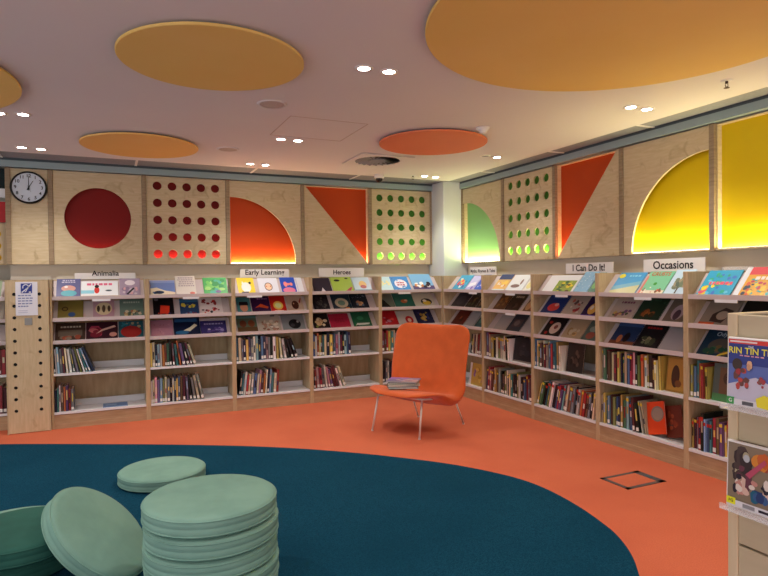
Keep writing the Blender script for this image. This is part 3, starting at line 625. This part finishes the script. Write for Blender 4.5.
 'J': [[(.08, .344, .275, '#38a8d0', 'cyan party', [('s', 24, .05, .05, .95, .95, .09, ['#6cc8e4', '#4a7cd0', '#e8d63c', '#3cb48c']), ('l', .2, .42, .9, .6, 1, '#e85c78'), ('s', 10, 0, 0, .3, .5, .09, ['#e8d83c', '#e0607c'])]),
        (.366, .64, .285, '#dfa62c', 'busy orange and red', [('r', 0, 0, .14, 1, '#dfe4ec'), ('r', .14, .75, 1, 1, '#d84450'), ('s', 34, .16, .05, 1, .7, .08, ['#e8c42c', '#28384c', '#d85c2c', '#3ca8a0', '#c03c4c']), ('l', .3, .55, .95, .72, 1, '#f0e8e0')]),
        (.65, .86, .26, '#4a8ac0', 'blue and white', [('s', 12, .1, .1, .9, .9, .12, ['#d8e0e8', '#e0b040'])])],
       [(.095, .346, .26, '#8f8276', 'cream dark-swirl', [('p', [(.3, .2), (.7, .15), (.9, .6), (.6, .7), (.3, .45)], '#3a2c28'), ('e', .62, .42, .18, .16, '#a89a8a'), ('r', 0, 0, .5, .16, '#c0542c')]),
        (.372, .618, .27, '#141418', 'plain black', [('l', .2, .3, .8, .42, 1, '#55585c')]),
        (.64, .86, .25, '#5c4a3c', 'brown', [('e', .5, .5, .3, .25, '#8a7460')])],
       [(.078, .375, .28, '#12344c', 'navy Odyssey', [('t', .56, .82, .05, 'Odyssey', '#a8bccb'), ('e', .5, .42, .3, .26, '#54504a'), ('s', 14, .1, .05, .9, .5, .1, ['#1c4c3c', '#3c6a4c', '#6c5c3c']), ('p', [(.55, .05), (.9, .25), (.85, .3), (.6, .15)], '#d8c040')]),
        (.40, .63, .25, '#6a6c70', 'grey', [('e', .5, .5, .3, .3, '#85878b')])]],
 'K': [[(.60, .83, .25, '#9db090', 'pale green', [('s', 10, .1, .1, .9, .9, .14, ['#4c6448', '#c8ccb0'])])], [(.58, .85, .25, '#c8beb0', 'cream', [('e', .5, .5, .3, .3, '#a89c8c')])], []],
}
SHIFT = dict(C=.007, D=.01, E=.012, F=-.05, G=-.045, H=-.038, I=-.032, J=-.024)
for n, rows in FO.items():
    for tier, row in enumerate(rows):
        for i, (x0, x1, h, bg, desc, art) in enumerate(row): face_out(n, tier, i, x0+SHIFT.get(n, 0), x1+SHIFT.get(n, 0), h, bg, desc.strip(), art)

spine_row('A', 0, .026, .394, 'kwsemcweelwtsn', 24, 3, .24, .275, ncurve=.3)
spine_row('A', 1, .026, .197, 'ntwhovre', 0, 0, .21, .27)
spine_row('B', 0, .026, .496, 'ycnswohgkmtovkmc', 20, 1, .23, .275, ncurve=.5)
spine_row('B', 1, .026, .574, 'wcpvslcekwnybhmvkece', 15, 0, .24, .28, ncurve=.7)
spine_row('C', 0, .030, .745, 'tcenyvewsnbnpekwycwkkk', 24, 1, .23, .28, ncurve=.72)
spine_row('C', 1, .05, .502, 'ktwrcebwpmownstcr', 7, 4, .22, .28, tilt_dir=1, ncurve=.2)
spine_row('D', 0, .032, .513, 'bwoyhtcnylbpwmksbn', 3, 0, .23, .28)
spine_row('D', 1, .035, .443, 'krprewpvmmwc', 22, 4, .21, .27, ncurve=.3)
spine_row('E', 0, .028, .30, 'mhrytcwkb', 2, 0, .22, .28)
spine_row('E', 1, .028, .22, 'knewkmc', 0, 0, .22, .27)
spine_row('F', 0, .60, .868, 'kcmchrew', 12, 6, .22, .27, tilt_dir=1)
spine_row('G', 0, .03, .494, 'vrcykwlcwwkw', 4, 0, .22, .28, 'y')
spine_row('G', 1, .03, .865, 'vrpmcyhekhlwecthklwkmbrem', 8, 0, .22, .28, 'y', tilt_dir=1, ncurve=.6)
spine_row('H', 0, .026, .413, 'bcghwmcsbrtyew', 2, 0, .22, .28, 'y')
spine_row('H', 1, .028, .86, 'ygktlwkbrvsmchekworhekcw', 17, 8, .2, .27, 'yr', tilt_dir=1, ncurve=.1)
spine_row('I', 0, .030, .656, 'wgrhcmeyntcbrpklowydmcy', 2, 0, .23, .28, 'yyr')
spine_row('I', 1, .030, .518, 'cytsmlbnygsbmkwc', 15, 0, .23, .28, 'yyr', ncurve=.65)
spine_row('J', 0, .028, .159, 'ybtory', 2, 0, .23, .28, 'y')
spine_row('J', 1, .030, .40, 'ymerksbtrhvyrmow', 2, 0, .22, .28, 'yyr')
spine_row('K', 1, .66, .868, 'rmrrm', 0, 0, .25, .28)
spine_row('K', 0, .66, .868, 'rkmrr', 0, 0, .22, .26)

# books shown front-on, standing upright on the lower shelves
def standing(n, shelf, x0, w, h, bg, label, art, back=8, roll=0, y=.06, t=.012):
    (bx_, by_), rz = BAYS[n]
    o = cover_book(w, h, t, bg, art); a = math.radians(90-back)
    R = Matrix.Rotation(rz, 3, 'Z') @ Matrix.Rotation(a, 3, 'X') @ Matrix.Rotation(math.radians(roll), 3, 'Z')
    o.rotation_euler = R.to_euler()
    zmin = min((R @ Vector((x, yy, zz))).z for x in (0, w) for yy in (0, h) for zz in (0, t))
    o.location = bw(n, x0, y, SZ[shelf]+.0225-zmin); tag(o, label, 'book')
standing('G', 0, .505, .33, .265, '#23252c', 'wide dark charcoal picture book front-on, bay right of Rhymes sign', [('s', 12, .15, .15, .85, .85, .15, ['#3c3c42', '#4a444a', '#2c2e38']), ('r', 0, 0, 1, .06, '#8a8078')])
standing('H', 0, .44, .22, .275, '#2a2422', 'dark brown picture book front-on, I Can Do It bay', [('s', 12, .1, .1, .9, .9, .14, ['#4a3c34', '#5c4c42', '#1c1816'])])
standing('I', 0, .672, .185, .275, '#9c7432', 'ochre picture book with dark animal front-on, Occasions bay', [('r', .06, .06, .94, .94, '#b8883c'), ('e', .45, .45, .2, .32, '#4a2c1c'), ('e', .6, .25, .16, .1, '#7a4c24')])
standing('I', 1, .52, .17, .26, '#e0481c', 'orange picture book with grey circle leaning, bottom shelf, Occasions bay', [('e', .6, .62, .36, .24, '#8a7c72'), ('e', .6, .62, .3, .19, '#9c8c80')], back=10, roll=14, y=.05)
standing('I', 1, .66, .15, .25, '#6e2c1a', 'brown leaning picture book right of the orange one, Occasions bay', [('s', 12, .1, .1, .9, .9, .14, ['#8a3c24', '#5a4438', '#a04c2c'])], back=10, roll=14, y=.10)
standing('J', 0, .175, .2, .27, '#57605a', 'grey green picture book with brown bear front-on, bay right of Occasions', [('r', .25, .2, .85, .9, '#6e5038'), ('e', .55, .62, .16, .16, '#4c3424'), ('r', 0, 0, 1, .2, '#4c8450')])
standing('F', 1, .52, .3, .26, '#c3a24e', 'yellow ochre picture book front-on beside the chair, Rhymes and Tales bay', [('r', 0, 0, .14, 1, '#dcd8dc'), ('s', 14, .2, .1, .95, .9, .11, ['#d8bc5c', '#8c6ca4', '#a88838', '#c8b070'])])
o = cover_book(.235, .2, .006, '#5a83b8', [('r', .1, .35, .9, .6, '#8aa6cc'), ('r', .55, .1, .95, .9, '#4470ac')]); o.location = (bw('A', .461, .03, SZ[1]+.0225)); tag(o, 'thin blue book lying flat on the bottom shelf, Animalia bay', 'book')

# small white price tabs below some display lips
for n, tier, x in (('A', 0, .38), ('B', 0, .36), ('C', 0, .15), ('E', 0, .25), ('F', 0, .62), ('G', 0, .45), ('G', 1, .45), ('H', 0, .36), ('I', 0, .42), ('J', 0, .24)):
    b = MB(); b.box(0, .17, -.006, -.0035, -.02, .002); o = b.build('label_tab', M['lipw'], BAYOBJ[n]); o.location = (x, 0, LZ[tier])

# ------------------------------------------------------------------ ceiling discs and fittings
def ceiling_disc(label, x, y, r, c, c2):
    b = MB(); n = 96; z0, z1 = ZC-.028, ZC-.014
    b.lathe([(0.001, z0), (r-.004, z0), (r, z0+.004), (r, z1), (0.001, z1)], n)
    o = b.build('ceiling_disc', noise_mat('disc_'+c.strip('#'), c, c2, nscale=2, rough=.75)); o.location = (x, y, 0)
    s = MB(); s.lathe([(0.001, z1), (r-.03, z1), (r-.03, ZC+.001)], n); s.build('mounting_ring', M['shadow'], o)
    for p in list(o.data.polygons): p.use_smooth = False
    tag(o, label, 'ceiling disc')
ceiling_disc('largest round yellow acoustic disc, cut by the top edge', -1.905, -4.925, 1.015, '#e8c570', '#eac978')
ceiling_disc('round yellow acoustic disc at upper left of the ceiling', -3.695, -3.635, .50, '#e8c570', '#eac978')
ceiling_disc('orange-yellow acoustic disc near the wall above the clock side', -3.965, -1.235, .497, '#edbd6c', '#efc174')
ceiling_disc('yellow acoustic disc cut by the left edge', -5.646, -2.734, .926, '#e8c570', '#eac978')
ceiling_disc('round orange acoustic disc near the column', -1.565, -2.33, .487, '#e07e54', '#e4845a')
LIGHTS = [(-2.86, -3.81, 'left of the pair between the two big discs'), (-2.70, -3.815, 'right of the pair between the two big discs'), (-2.85, -1.9, 'left of the pair beside the ceiling vent'), (-2.695, -1.9, 'right of the pair beside the ceiling vent'),
          (-.745, -3.825, 'left of the pair beside the right wall'), (-.59, -3.83, 'right of the pair beside the right wall'), (-4.95, -1.93, 'at the left edge below the cut yellow disc'), (-4.796, -1.955, 'second from the left edge below the cut disc'),
          (-4.95, -.71, 'left of the pair above the clock'), (-4.797, -.69, 'right of the pair above the clock'), (-2.86, -.69, 'left of the pair above Early Learning'), (-2.695, -.68, 'right of the pair above Early Learning'),
          (-.75, -.675, 'left of the pair in front of the column'), (-.59, -.667, 'right of the pair in front of the column'), (-.597, -1.952, 'single one right of the orange disc')]
def downlight(x, y, lab, on=True, lamp=True):
    t = thing('downlight', lab, 'ceiling light', (x, y, ZC), 0)
    b = MB(); b.lathe([(.034, -.001), (.038, -.006), (.054, -.004), (.056, 0), (.034, 0)], 28); b.build('trim_ring', M['white'], t)
    b = MB(); b.cyl((0, 0), .035, -.004, -.001, 24); b.build('lens', M['lamp'] if on else M['tile'], t)
def spot(x, y, e, z=ZC-.03, col='#fff6ee', size=120, r=.05):
    la = bpy.data.lights.new('downlight_lamp', 'SPOT'); la.energy = e; la.spot_size = math.radians(size); la.spot_blend = .9; la.shadow_soft_size = r; la.color = lin(col)[:3]
    o = bpy.data.objects.new('downlight_lamp', la); COL.objects.link(o); o.location = (x, y, z)
for x, y, l in LIGHTS: downlight(x, y, 'small round lit downlight, '+l)
downlight(-.745, -1.955, 'small unlit downlight just right of the orange disc', on=False)
SP = 46
for x, y in ((-2.78, -3.81), (-2.77, -1.9), (-.67, -3.83), (-4.87, -1.94), (-4.87, -.70), (-2.78, -.69), (-.67, -.67), (-6.9, -1.9), (-6.9, -3.8), (-4.87, -3.8), (-.67, -5.7), (-2.78, -5.7), (-4.87, -5.7), (-6.9, -5.7), (-.8, -7.6), (-2.78, -7.6), (-4.87, -7.6)):
    spot(x, y, SP)
spot(-.597, -1.952, SP*.6)
for i, (x, y, lab) in enumerate(((-3.18, -2.9, 'round flush speaker grille between yellow disc and vent'), (-3.205, -1.32, 'faint round flush speaker grille near the back wall'))):
    t = thing('ceiling_speaker', lab, 'speaker', (x, y, ZC), 0)
    b = MB(); b.lathe([(.085, -.006), (.1, -.006), (.104, 0), (.085, 0)], 40); b.build('rim', M['ceil'], t)
    b = MB(); b.cyl((0, 0), .086, -.004, -.0005, 40); b.build('grille', noise_mat('speaker_mesh%d' % i, '#b5a8a4', '#cfc2be', nscale=220, rough=.8), t)
# air diffuser with swirl blades
t = thing('air_vent', 'square ceiling air vent with round swirl blades', 'vent', (-1.68, -1.36, ZC), 0)
b = MB(); sq = [(-.29, -.29), (.29, -.29), (.29, .29), (-.29, .29)]
o = outline('face_plate', [sq, circ(0, 0, .235, 48)], .006, M['ceil'], t); o.rotation_euler = (-PI/2, 0, 0); o.location = (0, 0, -.006)
b = MB(); b.cyl((0, 0), .235, -.003, -.001, 48); b.build('dark_duct', M['black'], t)
b = MB(); K = 20
for k in range(K):
    a0 = 2*PI*k/K; a1 = a0+2*PI/K*.62
    b.face([(.085*math.cos(a0), .085*math.sin(a0), -.004), (.235*math.cos(a0+.25), .235*math.sin(a0+.25), -.018), (.235*math.cos(a1+.25), .235*math.sin(a1+.25), -.004), (.085*math.cos(a1), .085*math.sin(a1), -.004)])
b.build('swirl_blades', M['tile'], t, fix=False)
b = MB(); b.cyl((0, 0), .085, -.014, -.003, 32); b.build('centre_cap', M['tile'], t)
# access hatch
b = MB()
for x0, x1, y0, y1 in ((-2.975, -2.34, -2.655, -2.65), (-2.975, -2.34, -2.02, -2.015), (-2.978, -2.973, -2.655, -2.015), (-2.343, -2.338, -2.655, -2.015)): b.box(x0, x1, y0, y1, ZC-.002, ZC)
tag(b.build('access_hatch', new_mat('hatch_seam', '#b9aaa6', .8)), 'flush square ceiling access hatch with thin seams beside the vent', 'hatch')
# dome camera
t = thing('security_camera', 'white dome security camera with dark lens near the back wall', 'camera', (-1.30, -.56, ZC), 0)
b = MB(); b.lathe([(.001, -.045), (.05, -.045), (.058, -.035), (.06, 0), (.001, 0)], 32); b.build('housing', M['white'], t)
b = MB(); b.lathe([(.001, -.092), (.02, -.088), (.036, -.07), (.042, -.045), (.001, -.045)], 28); b.build('dome', new_mat('smoked_dome', '#120c0c', .1), t)
t = thing('smoke_detector', 'white smoke detector at the right edge of the orange disc', 'smoke detector', (-1.409, -2.896, ZC), 0)
b = MB(); b.lathe([(.001, -.012), (.055, -.012), (.06, 0), (.001, 0)], 32); b.build('base', M['white'], t)
b = MB(); b.lathe([(.001, -.045), (.025, -.045), (.032, -.035), (.036, -.02), (.05, -.012), (.001, -.012)], 32); b.build('sensor_head', M['white'], t)
for x, y, lab in ((-.90, -.66, 'small ceiling sprinkler left of the downlights by the column'), (-.645, -4.5, 'dark metal ceiling sprinkler beside the largest yellow disc')):
    t = thing('fire_sprinkler', lab, 'sprinkler', (x, y, ZC), 0)
    b = MB(); b.lathe([(.001, -.006), (.03, -.004), (.034, 0), (.001, 0)], 24); b.build('escutcheon', M['lipw'], t)
    b = MB(); b.cyl((0, 0), .009, -.02, -.005, 12); b.tube([(-.012, 0, -.02), (-.013, 0, -.035), (0, 0, -.046)], .003, 6); b.tube([(.012, 0, -.02), (.013, 0, -.035), (0, 0, -.046)], .003, 6); b.cyl((0, 0), .017, -.049, -.046, 14); b.build('nozzle', new_mat('sprinkler_metal', '#4c3c38', .4, .5), t)

# ------------------------------------------------------------------ floor box
t = thing('floor_box', 'square carpeted floor outlet cover with dark metal edging', 'floor box', (-.858, -3.93, 0), 0)
b = MB(); x, y = .185, .128
for a in ((-x, x, -y, -y+.03), (-x, x, y-.03, y), (-x, -x+.03, -y, y), (x-.06, x, -y, y)): b.box(*a, 0, .004)
b.build('metal_edging', new_mat('dark_metal', '#5c524e', .6, 0), t)
b = MB(); b.box(-x+.03, x-.06, -y+.03, y-.03, 0, .003); b.build('carpet_insert', M['carpet_o'], t)
b = MB(); b.box(x-.048, x-.014, -.03, .03, .004, .006); b.build('flap', M['shadow'], t)

# ------------------------------------------------------------------ lounge chair
CH = Vector((-1.511, -1.899, 0)); phi = math.atan2(-.417, -.909)       # facing direction
t = thing('lounge_chair', 'orange upholstered lounge chair with thin metal legs', 'chair', CH, phi)
# local: +x forward, +y to the sitter's left.  viewer's right = W = (.417,-.909) -> local +y
prof = [(.415, .385), (.375, .403), (.26, .408), (.13, .388), (.03, .358), (-.045, .348), (-.10, .385), (-.135, .47), (-.165, .60), (-.205, .76), (-.245, .91), (-.275, 1.0)]
def cr(P, t):
    n = len(P)-1; s = t*n; i = min(int(s), n-1); f = s-i
    p = [P[max(i-1, 0)], P[i], P[i+1], P[min(i+2, n)]]
    return tuple(.5*((2*p[1][j])+(-p[0][j]+p[2][j])*f+(2*p[0][j]-5*p[1][j]+4*p[2][j]-p[3][j])*f*f+(-p[0][j]+3*p[1][j]-3*p[2][j]+p[3][j])*f**3) for j in (0, 1))
dense = [cr(prof, k/200) for k in range(201)]
acc = [0]
for a_, b_ in zip(dense, dense[1:]): acc.append(acc[-1]+math.dist(a_, b_))
TOT = acc[-1]
def at(s):
    for i in range(200):
        if acc[i+1] >= s: f = (s-acc[i])/(acc[i+1]-acc[i]+1e-9); return Vector((dense[i][0]+(dense[i+1][0]-dense[i][0])*f, dense[i][1]+(dense[i+1][1]-dense[i][1])*f))
    return Vector(dense[-1])
NS, NC = 44, 24; rows = []
for i in range(NS+1):
    # denser near the ends so the corners stay round
    u = i/NS; u = .5-.5*math.cos(PI*u)*(.75)-.125*math.cos(PI*u) if False else u
    s = TOT*u; p = at(s); d = (at(min(TOT, s+.01))-at(max(0, s-.01))).normalized(); nrm = Vector((d.y, -d.x))     # up/forward side
    if nrm.y < 0 and u < .4: nrm = -nrm
    seat = max(0, 1-u*2.2)
    hw = .405+.06*min(1, max(0, (u-.22)/.25))
    rc = .17; dl = min(s, TOT-s)
    rcu = .24 if s < TOT/2 else .13
    if dl < rcu: hw = hw-rcu+math.sqrt(max(0, rcu**2-(rcu-dl)**2))
    hw = max(hw, .12 if s < TOT/2 else .2)
    thk = .042+.07*math.exp(-((u-.42)/.14)**2)
    rows.append((p, nrm, hw, thk, u))
b = MB(); top = []; bot = []
for p, nr, hw, th, u in rows:
    a, c = [], []
    for k in range(NC+1):
        w = -1+2*k/NC; y = hw*math.sin(w*PI/2)**1 if False else hw*w
        bow = .022*(w*w)*min(1, max(0, (u-.3)/.3))+.012*w*w
        q = p+nr*(-1 if False else 1)*bow
        edge = max(0, 1-(1-abs(w))*hw/.05)
        e2 = max(0, 1-min(u, 1-u)*TOT/.05)
        rr = min(1, edge**2+e2**2); sh = 1-math.sqrt(max(0, 1-rr)) if rr < 1 else 1
        a.append((q.x-nr.x*th*.42*sh, y, q.y-nr.y*th*.42*sh)); c.append((q.x-nr.x*th*(1-.42*sh), y*(1-.04*abs(w)), q.y-nr.y*th*(1-.42*sh)))
    top.append(a); bot.append(c)
V = [v for r in top for v in r]+[v for r in bot for v in r]; S = NC+1; OFF = (NS+1)*S; F = []
for i in range(NS):
    for k in range(NC):
        F.append((i*S+k, i*S+k+1, (i+1)*S+k+1, (i+1)*S+k)); F.append((OFF+i*S+k, OFF+(i+1)*S+k, OFF+(i+1)*S+k+1, OFF+i*S+k+1))
    F.append((i*S, (i+1)*S, OFF+(i+1)*S, OFF+i*S)); F.append((i*S+NC, OFF+i*S+NC, OFF+(i+1)*S+NC, (i+1)*S+NC))
for k in range(NC):
    F.append((k, OFF+k, OFF+k+1, k+1)); F.append((NS*S+k, NS*S+k+1, OFF+NS*S+k+1, OFF+NS*S+k))
b.mesh(V, F, None, True); shell = b.build('upholstered_shell', M['orange_fab'], t)
md = shell.modifiers.new('subdivision', 'SUBSURF'); md.levels = 1; md.render_levels = 1
def tolocal(x, y, z=0):
    v = Matrix.Rotation(-phi, 3, 'Z') @ (Vector((x, y, z))-CH); return (v.x, v.y, z)
feet = {'fl': (-1.968, -1.809), 'fr': (-1.713, -2.291), 'br': (-1.054, -1.989), 'bl': (-1.309, -1.507)}
topp = {}
for k, (x, y) in feet.items():
    f = tolocal(x, y); front = k[0] == 'f'
    tp = (f[0]*(.80 if front else .62), f[1]*(.93 if front else .95), .35 if front else .285); topp[k] = tp
    b = MB(); b.tube([tp, (f[0], f[1], .008)], .0095, 12); b.cyl((f[0], f[1]), .012, 0, .01, 12); b.build('leg', M['legs'], t)
b = MB(); b.tube([topp['bl'], topp['br']], .009, 10); b.build('rear_crossbar', M['legs'], t)
b = MB(); b.tube([topp['fl'], topp['fr']], .009, 10); b.build('front_crossbar', M['legs'], t)
for s, e in (('fl', 'bl'), ('fr', 'br')):
    b = MB(); b.tube([topp[s], topp[e]], .009, 10); b.build('side_rail', M['legs'], t)

# stack of thin books on the seat
zc = .418; base = Vector((-1.685, -1.925))
desc = [('t', 'teal book at the bottom of the pile on the orange chair', .235, .19, .012, 8, '#7fb0ac'), ('n', 'dark navy book second from bottom of the chair pile', .24, .2, .013, 2, '#1d2748'), ('c', 'cream book third from bottom of the chair pile', .25, .19, .011, 12, '#cdbda8'),
        ('l', 'olive green book in the middle of the chair pile', .23, .19, .011, -3, '#5c6444'), ('k', 'dark grey book second from top of the chair pile', .22, .19, .010, 5, '#4a464c'), ('v', 'purple and grey magazine on top of the chair pile', .25, .2, .009, -4, '#7c7494')]
for k, lab, w, h, th, rot, c in desc:
    art = [('r', .05, .05, .95, .95, c)] if k != 'v' else [('r', 0, .5, .6, 1, '#8a68b0'), ('r', .5, 0, 1, .5, '#b89a94'), ('s', 10, .1, .1, .9, .9, .12, ['#9a9ab0', '#6a6488', '#c4b0a4'])]
    w *= 1.2; h *= 1.12; o = cover_book(w, h, th, c, art, 'picture_book')
    a = phi+PI/2+math.radians(rot+30); off = Matrix.Rotation(a, 2) @ Vector((-w/2, -h/2))
    o.location = (base.x+off.x, base.y+off.y, zc); o.rotation_euler = (0, 0, a); zc += th+.0008
    tag(o, lab, 'book', 'pile of books on the orange chair')

# ------------------------------------------------------------------ floor cushions
def cushion(label, r, h, loc, rot=None, mat='mint', group=None):
    b = MB(); e = .014
    prof = [(.0005, 0), (r*.5, 0), (r-.03, .001), (r-.012, .004), (r-.003, .012), (r, .024), (r+.001, h*.5-.004), (r-.0025, h*.5), (r+.001, h*.5+.004), (r, h-.024), (r-.003, h-.012), (r-.012, h-.004), (r-.03, h), (r*.5, h+.003), (.0005, h+.004)]
    b.lathe(prof, 72); o = b.build('floor_cushion', M[mat]); o.location = loc
    if rot: o.rotation_euler = rot
    for z in (.016, h-.016):
        p = MB(); n = 72; m = 6; vs = []
        for k in range(n):
            a = 2*PI*k/n
            for j in range(m): q = 2*PI*j/m; vs.append(((r-.0005+.0035*math.cos(q))*math.cos(a), (r-.0005+.0035*math.cos(q))*math.sin(a), z+.0035*math.sin(q)))
        p.mesh(vs, [(k*m+j, ((k+1) % n)*m+j, ((k+1) % n)*m+(j+1) % m, k*m+(j+1) % m) for k in range(n) for j in range(m)], None, True); p.build('piping', M[mat], o)
    return tag(o, label, 'cushion', group)
G = 'green floor cushions'
cushion('flat round sage green floor cushion lying alone behind the others', .302, .09, (-3.909, -2.401, .004), None, 'mint', G)
hs = .0945
offs = [(.003, .004), (.006, -.002), (.002, .003), (.006, -.003), (0, 0)]
pl = ['bottom of the stack of five', 'second from bottom of the stack of five', 'middle of the stack of five', 'second from top of the stack of five', 'top of the stack of five']
for k in range(5): cushion('round sage green floor cushion, '+pl[k], .299, hs-.001, (-3.829+offs[k][0], -4.213+offs[k][1], .004+k*hs), (0, 0, k*1.1), 'mint', G)
nrm = Vector((.641, -.279, .715)).normalized(); rr, hh = .276, .085
ctr = Vector((-4.285, -3.857, .259))-nrm*hh; q = Vector((0, 0, 1)).rotation_difference(nrm)
low = ctr.z-(rr+.003)*math.sqrt(1-nrm.z**2); ctr.z += max(0, .006-low)
cushion('round sage green floor cushion leaning on its edge beside the tall stack', rr, hh, ctr, q.to_euler(), 'mint', G)
cushion('sage floor cushion in painted shade colour, flat on the floor at bottom left', .305, .094, (-4.71, -3.45, .004), None, 'mintd', G)  # sage cushion painted dark green to stand in for shade under the overhang
cushion('sage green floor cushion with a lit top just behind the dark green one', .305, .094, (-4.72, -3.43, .099), None, 'mint', G)
cushion('dark green round floor cushion at the left edge', .28, .094, (-4.653, -3.718, .194), None, 'mintd', G)

# ------------------------------------------------------------------ display stand at the right edge
SX, SY = -2.695, -5.957
t = thing('display_stand', 'tall pale slatwall display stand at the right edge', 'display stand', (SX, SY, 0), R90)
b = MB(); b.box(0, .028, 0, .45, 0, 1.357); bevel(b.build('corner_post', M['standedge'], t), .003)
b = MB(); b.box(1.0, 1.028, 0, .45, 0, 1.357); bevel(b.build('corner_post', M['standedge'], t), .003)
gz = [0, .165, .446, .727, 1.009, 1.288, 1.357]
for z0, z1 in zip(gz, gz[1:]):
    b = MB(); b.box(.028, 1.0, .004, .022, z0+.003, z1-.003); bevel(b.build('slat_board', M['standply'], t), .002, 1)
b = MB(); b.box(.028, 1.0, .024, .43, .01, 1.35); b.build('core', M['black'], t)
for z in gz[1:-1]:
    pass
def case(label, lx, z0, w, h, art, bg, tilt=2, name='film_case', red=None):
    o = thing(name, label, 'film case', (SX-.0, SY-lx, z0), R90)
    M4 = Matrix.Rotation(math.radians(90-tilt), 4, 'X')
    b = MB(); b.box(0, w, 0, h, 0, .014, mat=Matrix.Translation((0, -.010, 0)) @ M4); c = b.build('plastic_case', M['white'], o); bevel(c, .002, 1)
    b = MB(); MM = Matrix.Translation((0, -.010, 0)) @ M4 @ Matrix.Translation((.005, .005, .0145)); w2, h2 = w-.01, h-.01
    b.face([tuple(MM @ Vector(p)) for p in ((0, 0, 0), (w2, 0, 0), (w2, h2, 0), (0, h2, 0))], bg)
    draw_art(b, art, w2, h2, MM, hash(label) % 1 + len(label), 0); b.build('cover_sheet', M['printed'], o, fix=False)
    return o
def holder(label, lx, z0, w, h):
    o = thing('acrylic_holder', label, 'holder', (SX, SY-lx, z0), R90)
    b = MB(); b.box(0, w, -.038, -.001, -.006, -.003); b.box(0, w, -.040, -.037, -.006, .010); b.build('ledge', M['acrylic'], o)
    b = MB(); b.box(0, w, -.0025, -.0005, -.003, h); b.build('back_plate', M['acrylic'], o)
holder('clear acrylic holder under the upper film case', .006, 1.106, .16, .17)
holder('clear acrylic holder under the lower film cases', .004, .832, .32, .16)
art1 = [('r', 0, .3, 1, .9, '#5b6fb4'), ('r', 0, .62, 1, .93, '#2c3a8a'), ('p', [(0, 0), (1, 0), (1, .34), (.6, .45), (0, .3)], '#c8c6d8'), ('r', 0, .935, 1, 1, '#d8362c'), ('r', .03, .955, .62, .98, '#f0dcd8'),
        ('e', .2, .62, .11, .09, '#3c2a24'), ('s', 16, .06, .2, .5, .62, .08, ['#a02c30', '#6a4038', '#3a2a2c', '#b8443c']), ('s', 7, .35, .52, .62, .72, .07, ['#d09a70', '#4c5c84', '#e0b48c']), ('s', 7, .55, .25, .85, .52, .06, ['#a83c40', '#7c5048', '#d08a70']),
        ('t', .52, .83, .0235, 'RIN TIN TIN', '#eae24a'), ('t', .5, .895, .008, 'THE', '#e8e8f4'), ('l', .25, .745, .78, .775, 1, '#d89aa8'), ('r', 0, .0, .16, .11, '#3c9a4c'), ('t', .08, .055, .014, 'G', '#e8f0e4'),
        ('r', .16, 0, 1, .09, '#dddce2'), ('r', .34, .015, .58, .07, '#55565c'), ('p', [(.66, .02), (.98, .0), (1, .17), (.8, .21), (.63, .14)], '#e8dc30')]
case('film case titled Rin Tin Tin with blue cover, upper row of the stand', .014, 1.110, .136, .184, art1, '#4a5ca8')
art2 = [('r', 0, 0, 1, 1, '#8a7a64'), ('s', 20, 0, .3, .6, 1, .16, ['#3a2c2c', '#4c3c38', '#b0a888', '#6a3a48']), ('s', 12, .5, .6, 1, 1, .14, ['#c8642c', '#d88a34', '#a04a30']), ('s', 18, .05, .15, .95, .6, .1, ['#e0d4c8', '#c48c80', '#2c2430', '#a8947c', '#d8b8a8']),
        ('s', 8, .45, .1, .95, .38, .12, ['#2c3c6c', '#3c5c8c', '#24607c']), ('e', .42, .8, .07, .06, '#b8c0c4'), ('p', [(.4, .55), (.8, .85), (.85, .8), (.5, .5)], '#b85068'),
        ('r', 0, 0, 1, .1, '#dcdce0'), ('r', 0, .02, .2, .13, '#e4e428'), ('t', .1, .075, .011, 'PG', '#2c2c20'), ('r', .36, .02, .62, .08, '#8c8c90'), ('r', .7, .03, .95, .07, '#2c2430')]
case('film case with busy brown and orange cover, lower row of the stand', .012, .836, .136, .178, art2, '#8a7a64')
case('film case with pink cover at the right frame edge of the stand', .158, .836, .136, .178, [('r', 0, 0, 1, 1, '#b05a74'), ('s', 12, .1, .1, .9, .9, .12, ['#d890a4', '#8a3c5c'])], '#b05a74')

# ------------------------------------------------------------------ world, camera
w = bpy.data.worlds.new('room_ambient'); SC.world = w; w.use_nodes = True
w.node_tree.nodes['Background'].inputs[0].default_value = (.97, .97, 1.0, 1); w.node_tree.nodes['Background'].inputs[1].default_value = 1.2
cam = bpy.data.cameras.new('camera'); co = bpy.data.objects.new('camera', cam); COL.objects.link(co); SC.camera = co
yaw, pit, roll, f = .430577101, -.0157427592, -.0113737079, 596.2449
r = Vector((math.cos(yaw), -math.sin(yaw), 0)); fw = Vector((math.sin(yaw)*math.cos(pit), math.cos(yaw)*math.cos(pit), math.sin(pit))); up = r.cross(fw)
# image = R(roll)*(x,-y): camera axes rotated so that a pixel basis matches the photo
c, s = math.cos(roll), math.sin(roll)
X = r*c + (-up)*(-s)     # pixel +u direction
Yd = r*s + (-up)*c       # pixel +v direction (down)
co.matrix_world = Matrix.Translation((-4.23668917, -7.05305902, 1.46222708)) @ Matrix((X, -Yd, -fw)).transposed().to_4x4()
cam.sensor_width = 36; cam.lens = f/768*36; cam.clip_start = .05
SC.view_settings.view_transform = 'Standard'; SC.view_settings.look = 'None'; SC.view_settings.exposure = .3
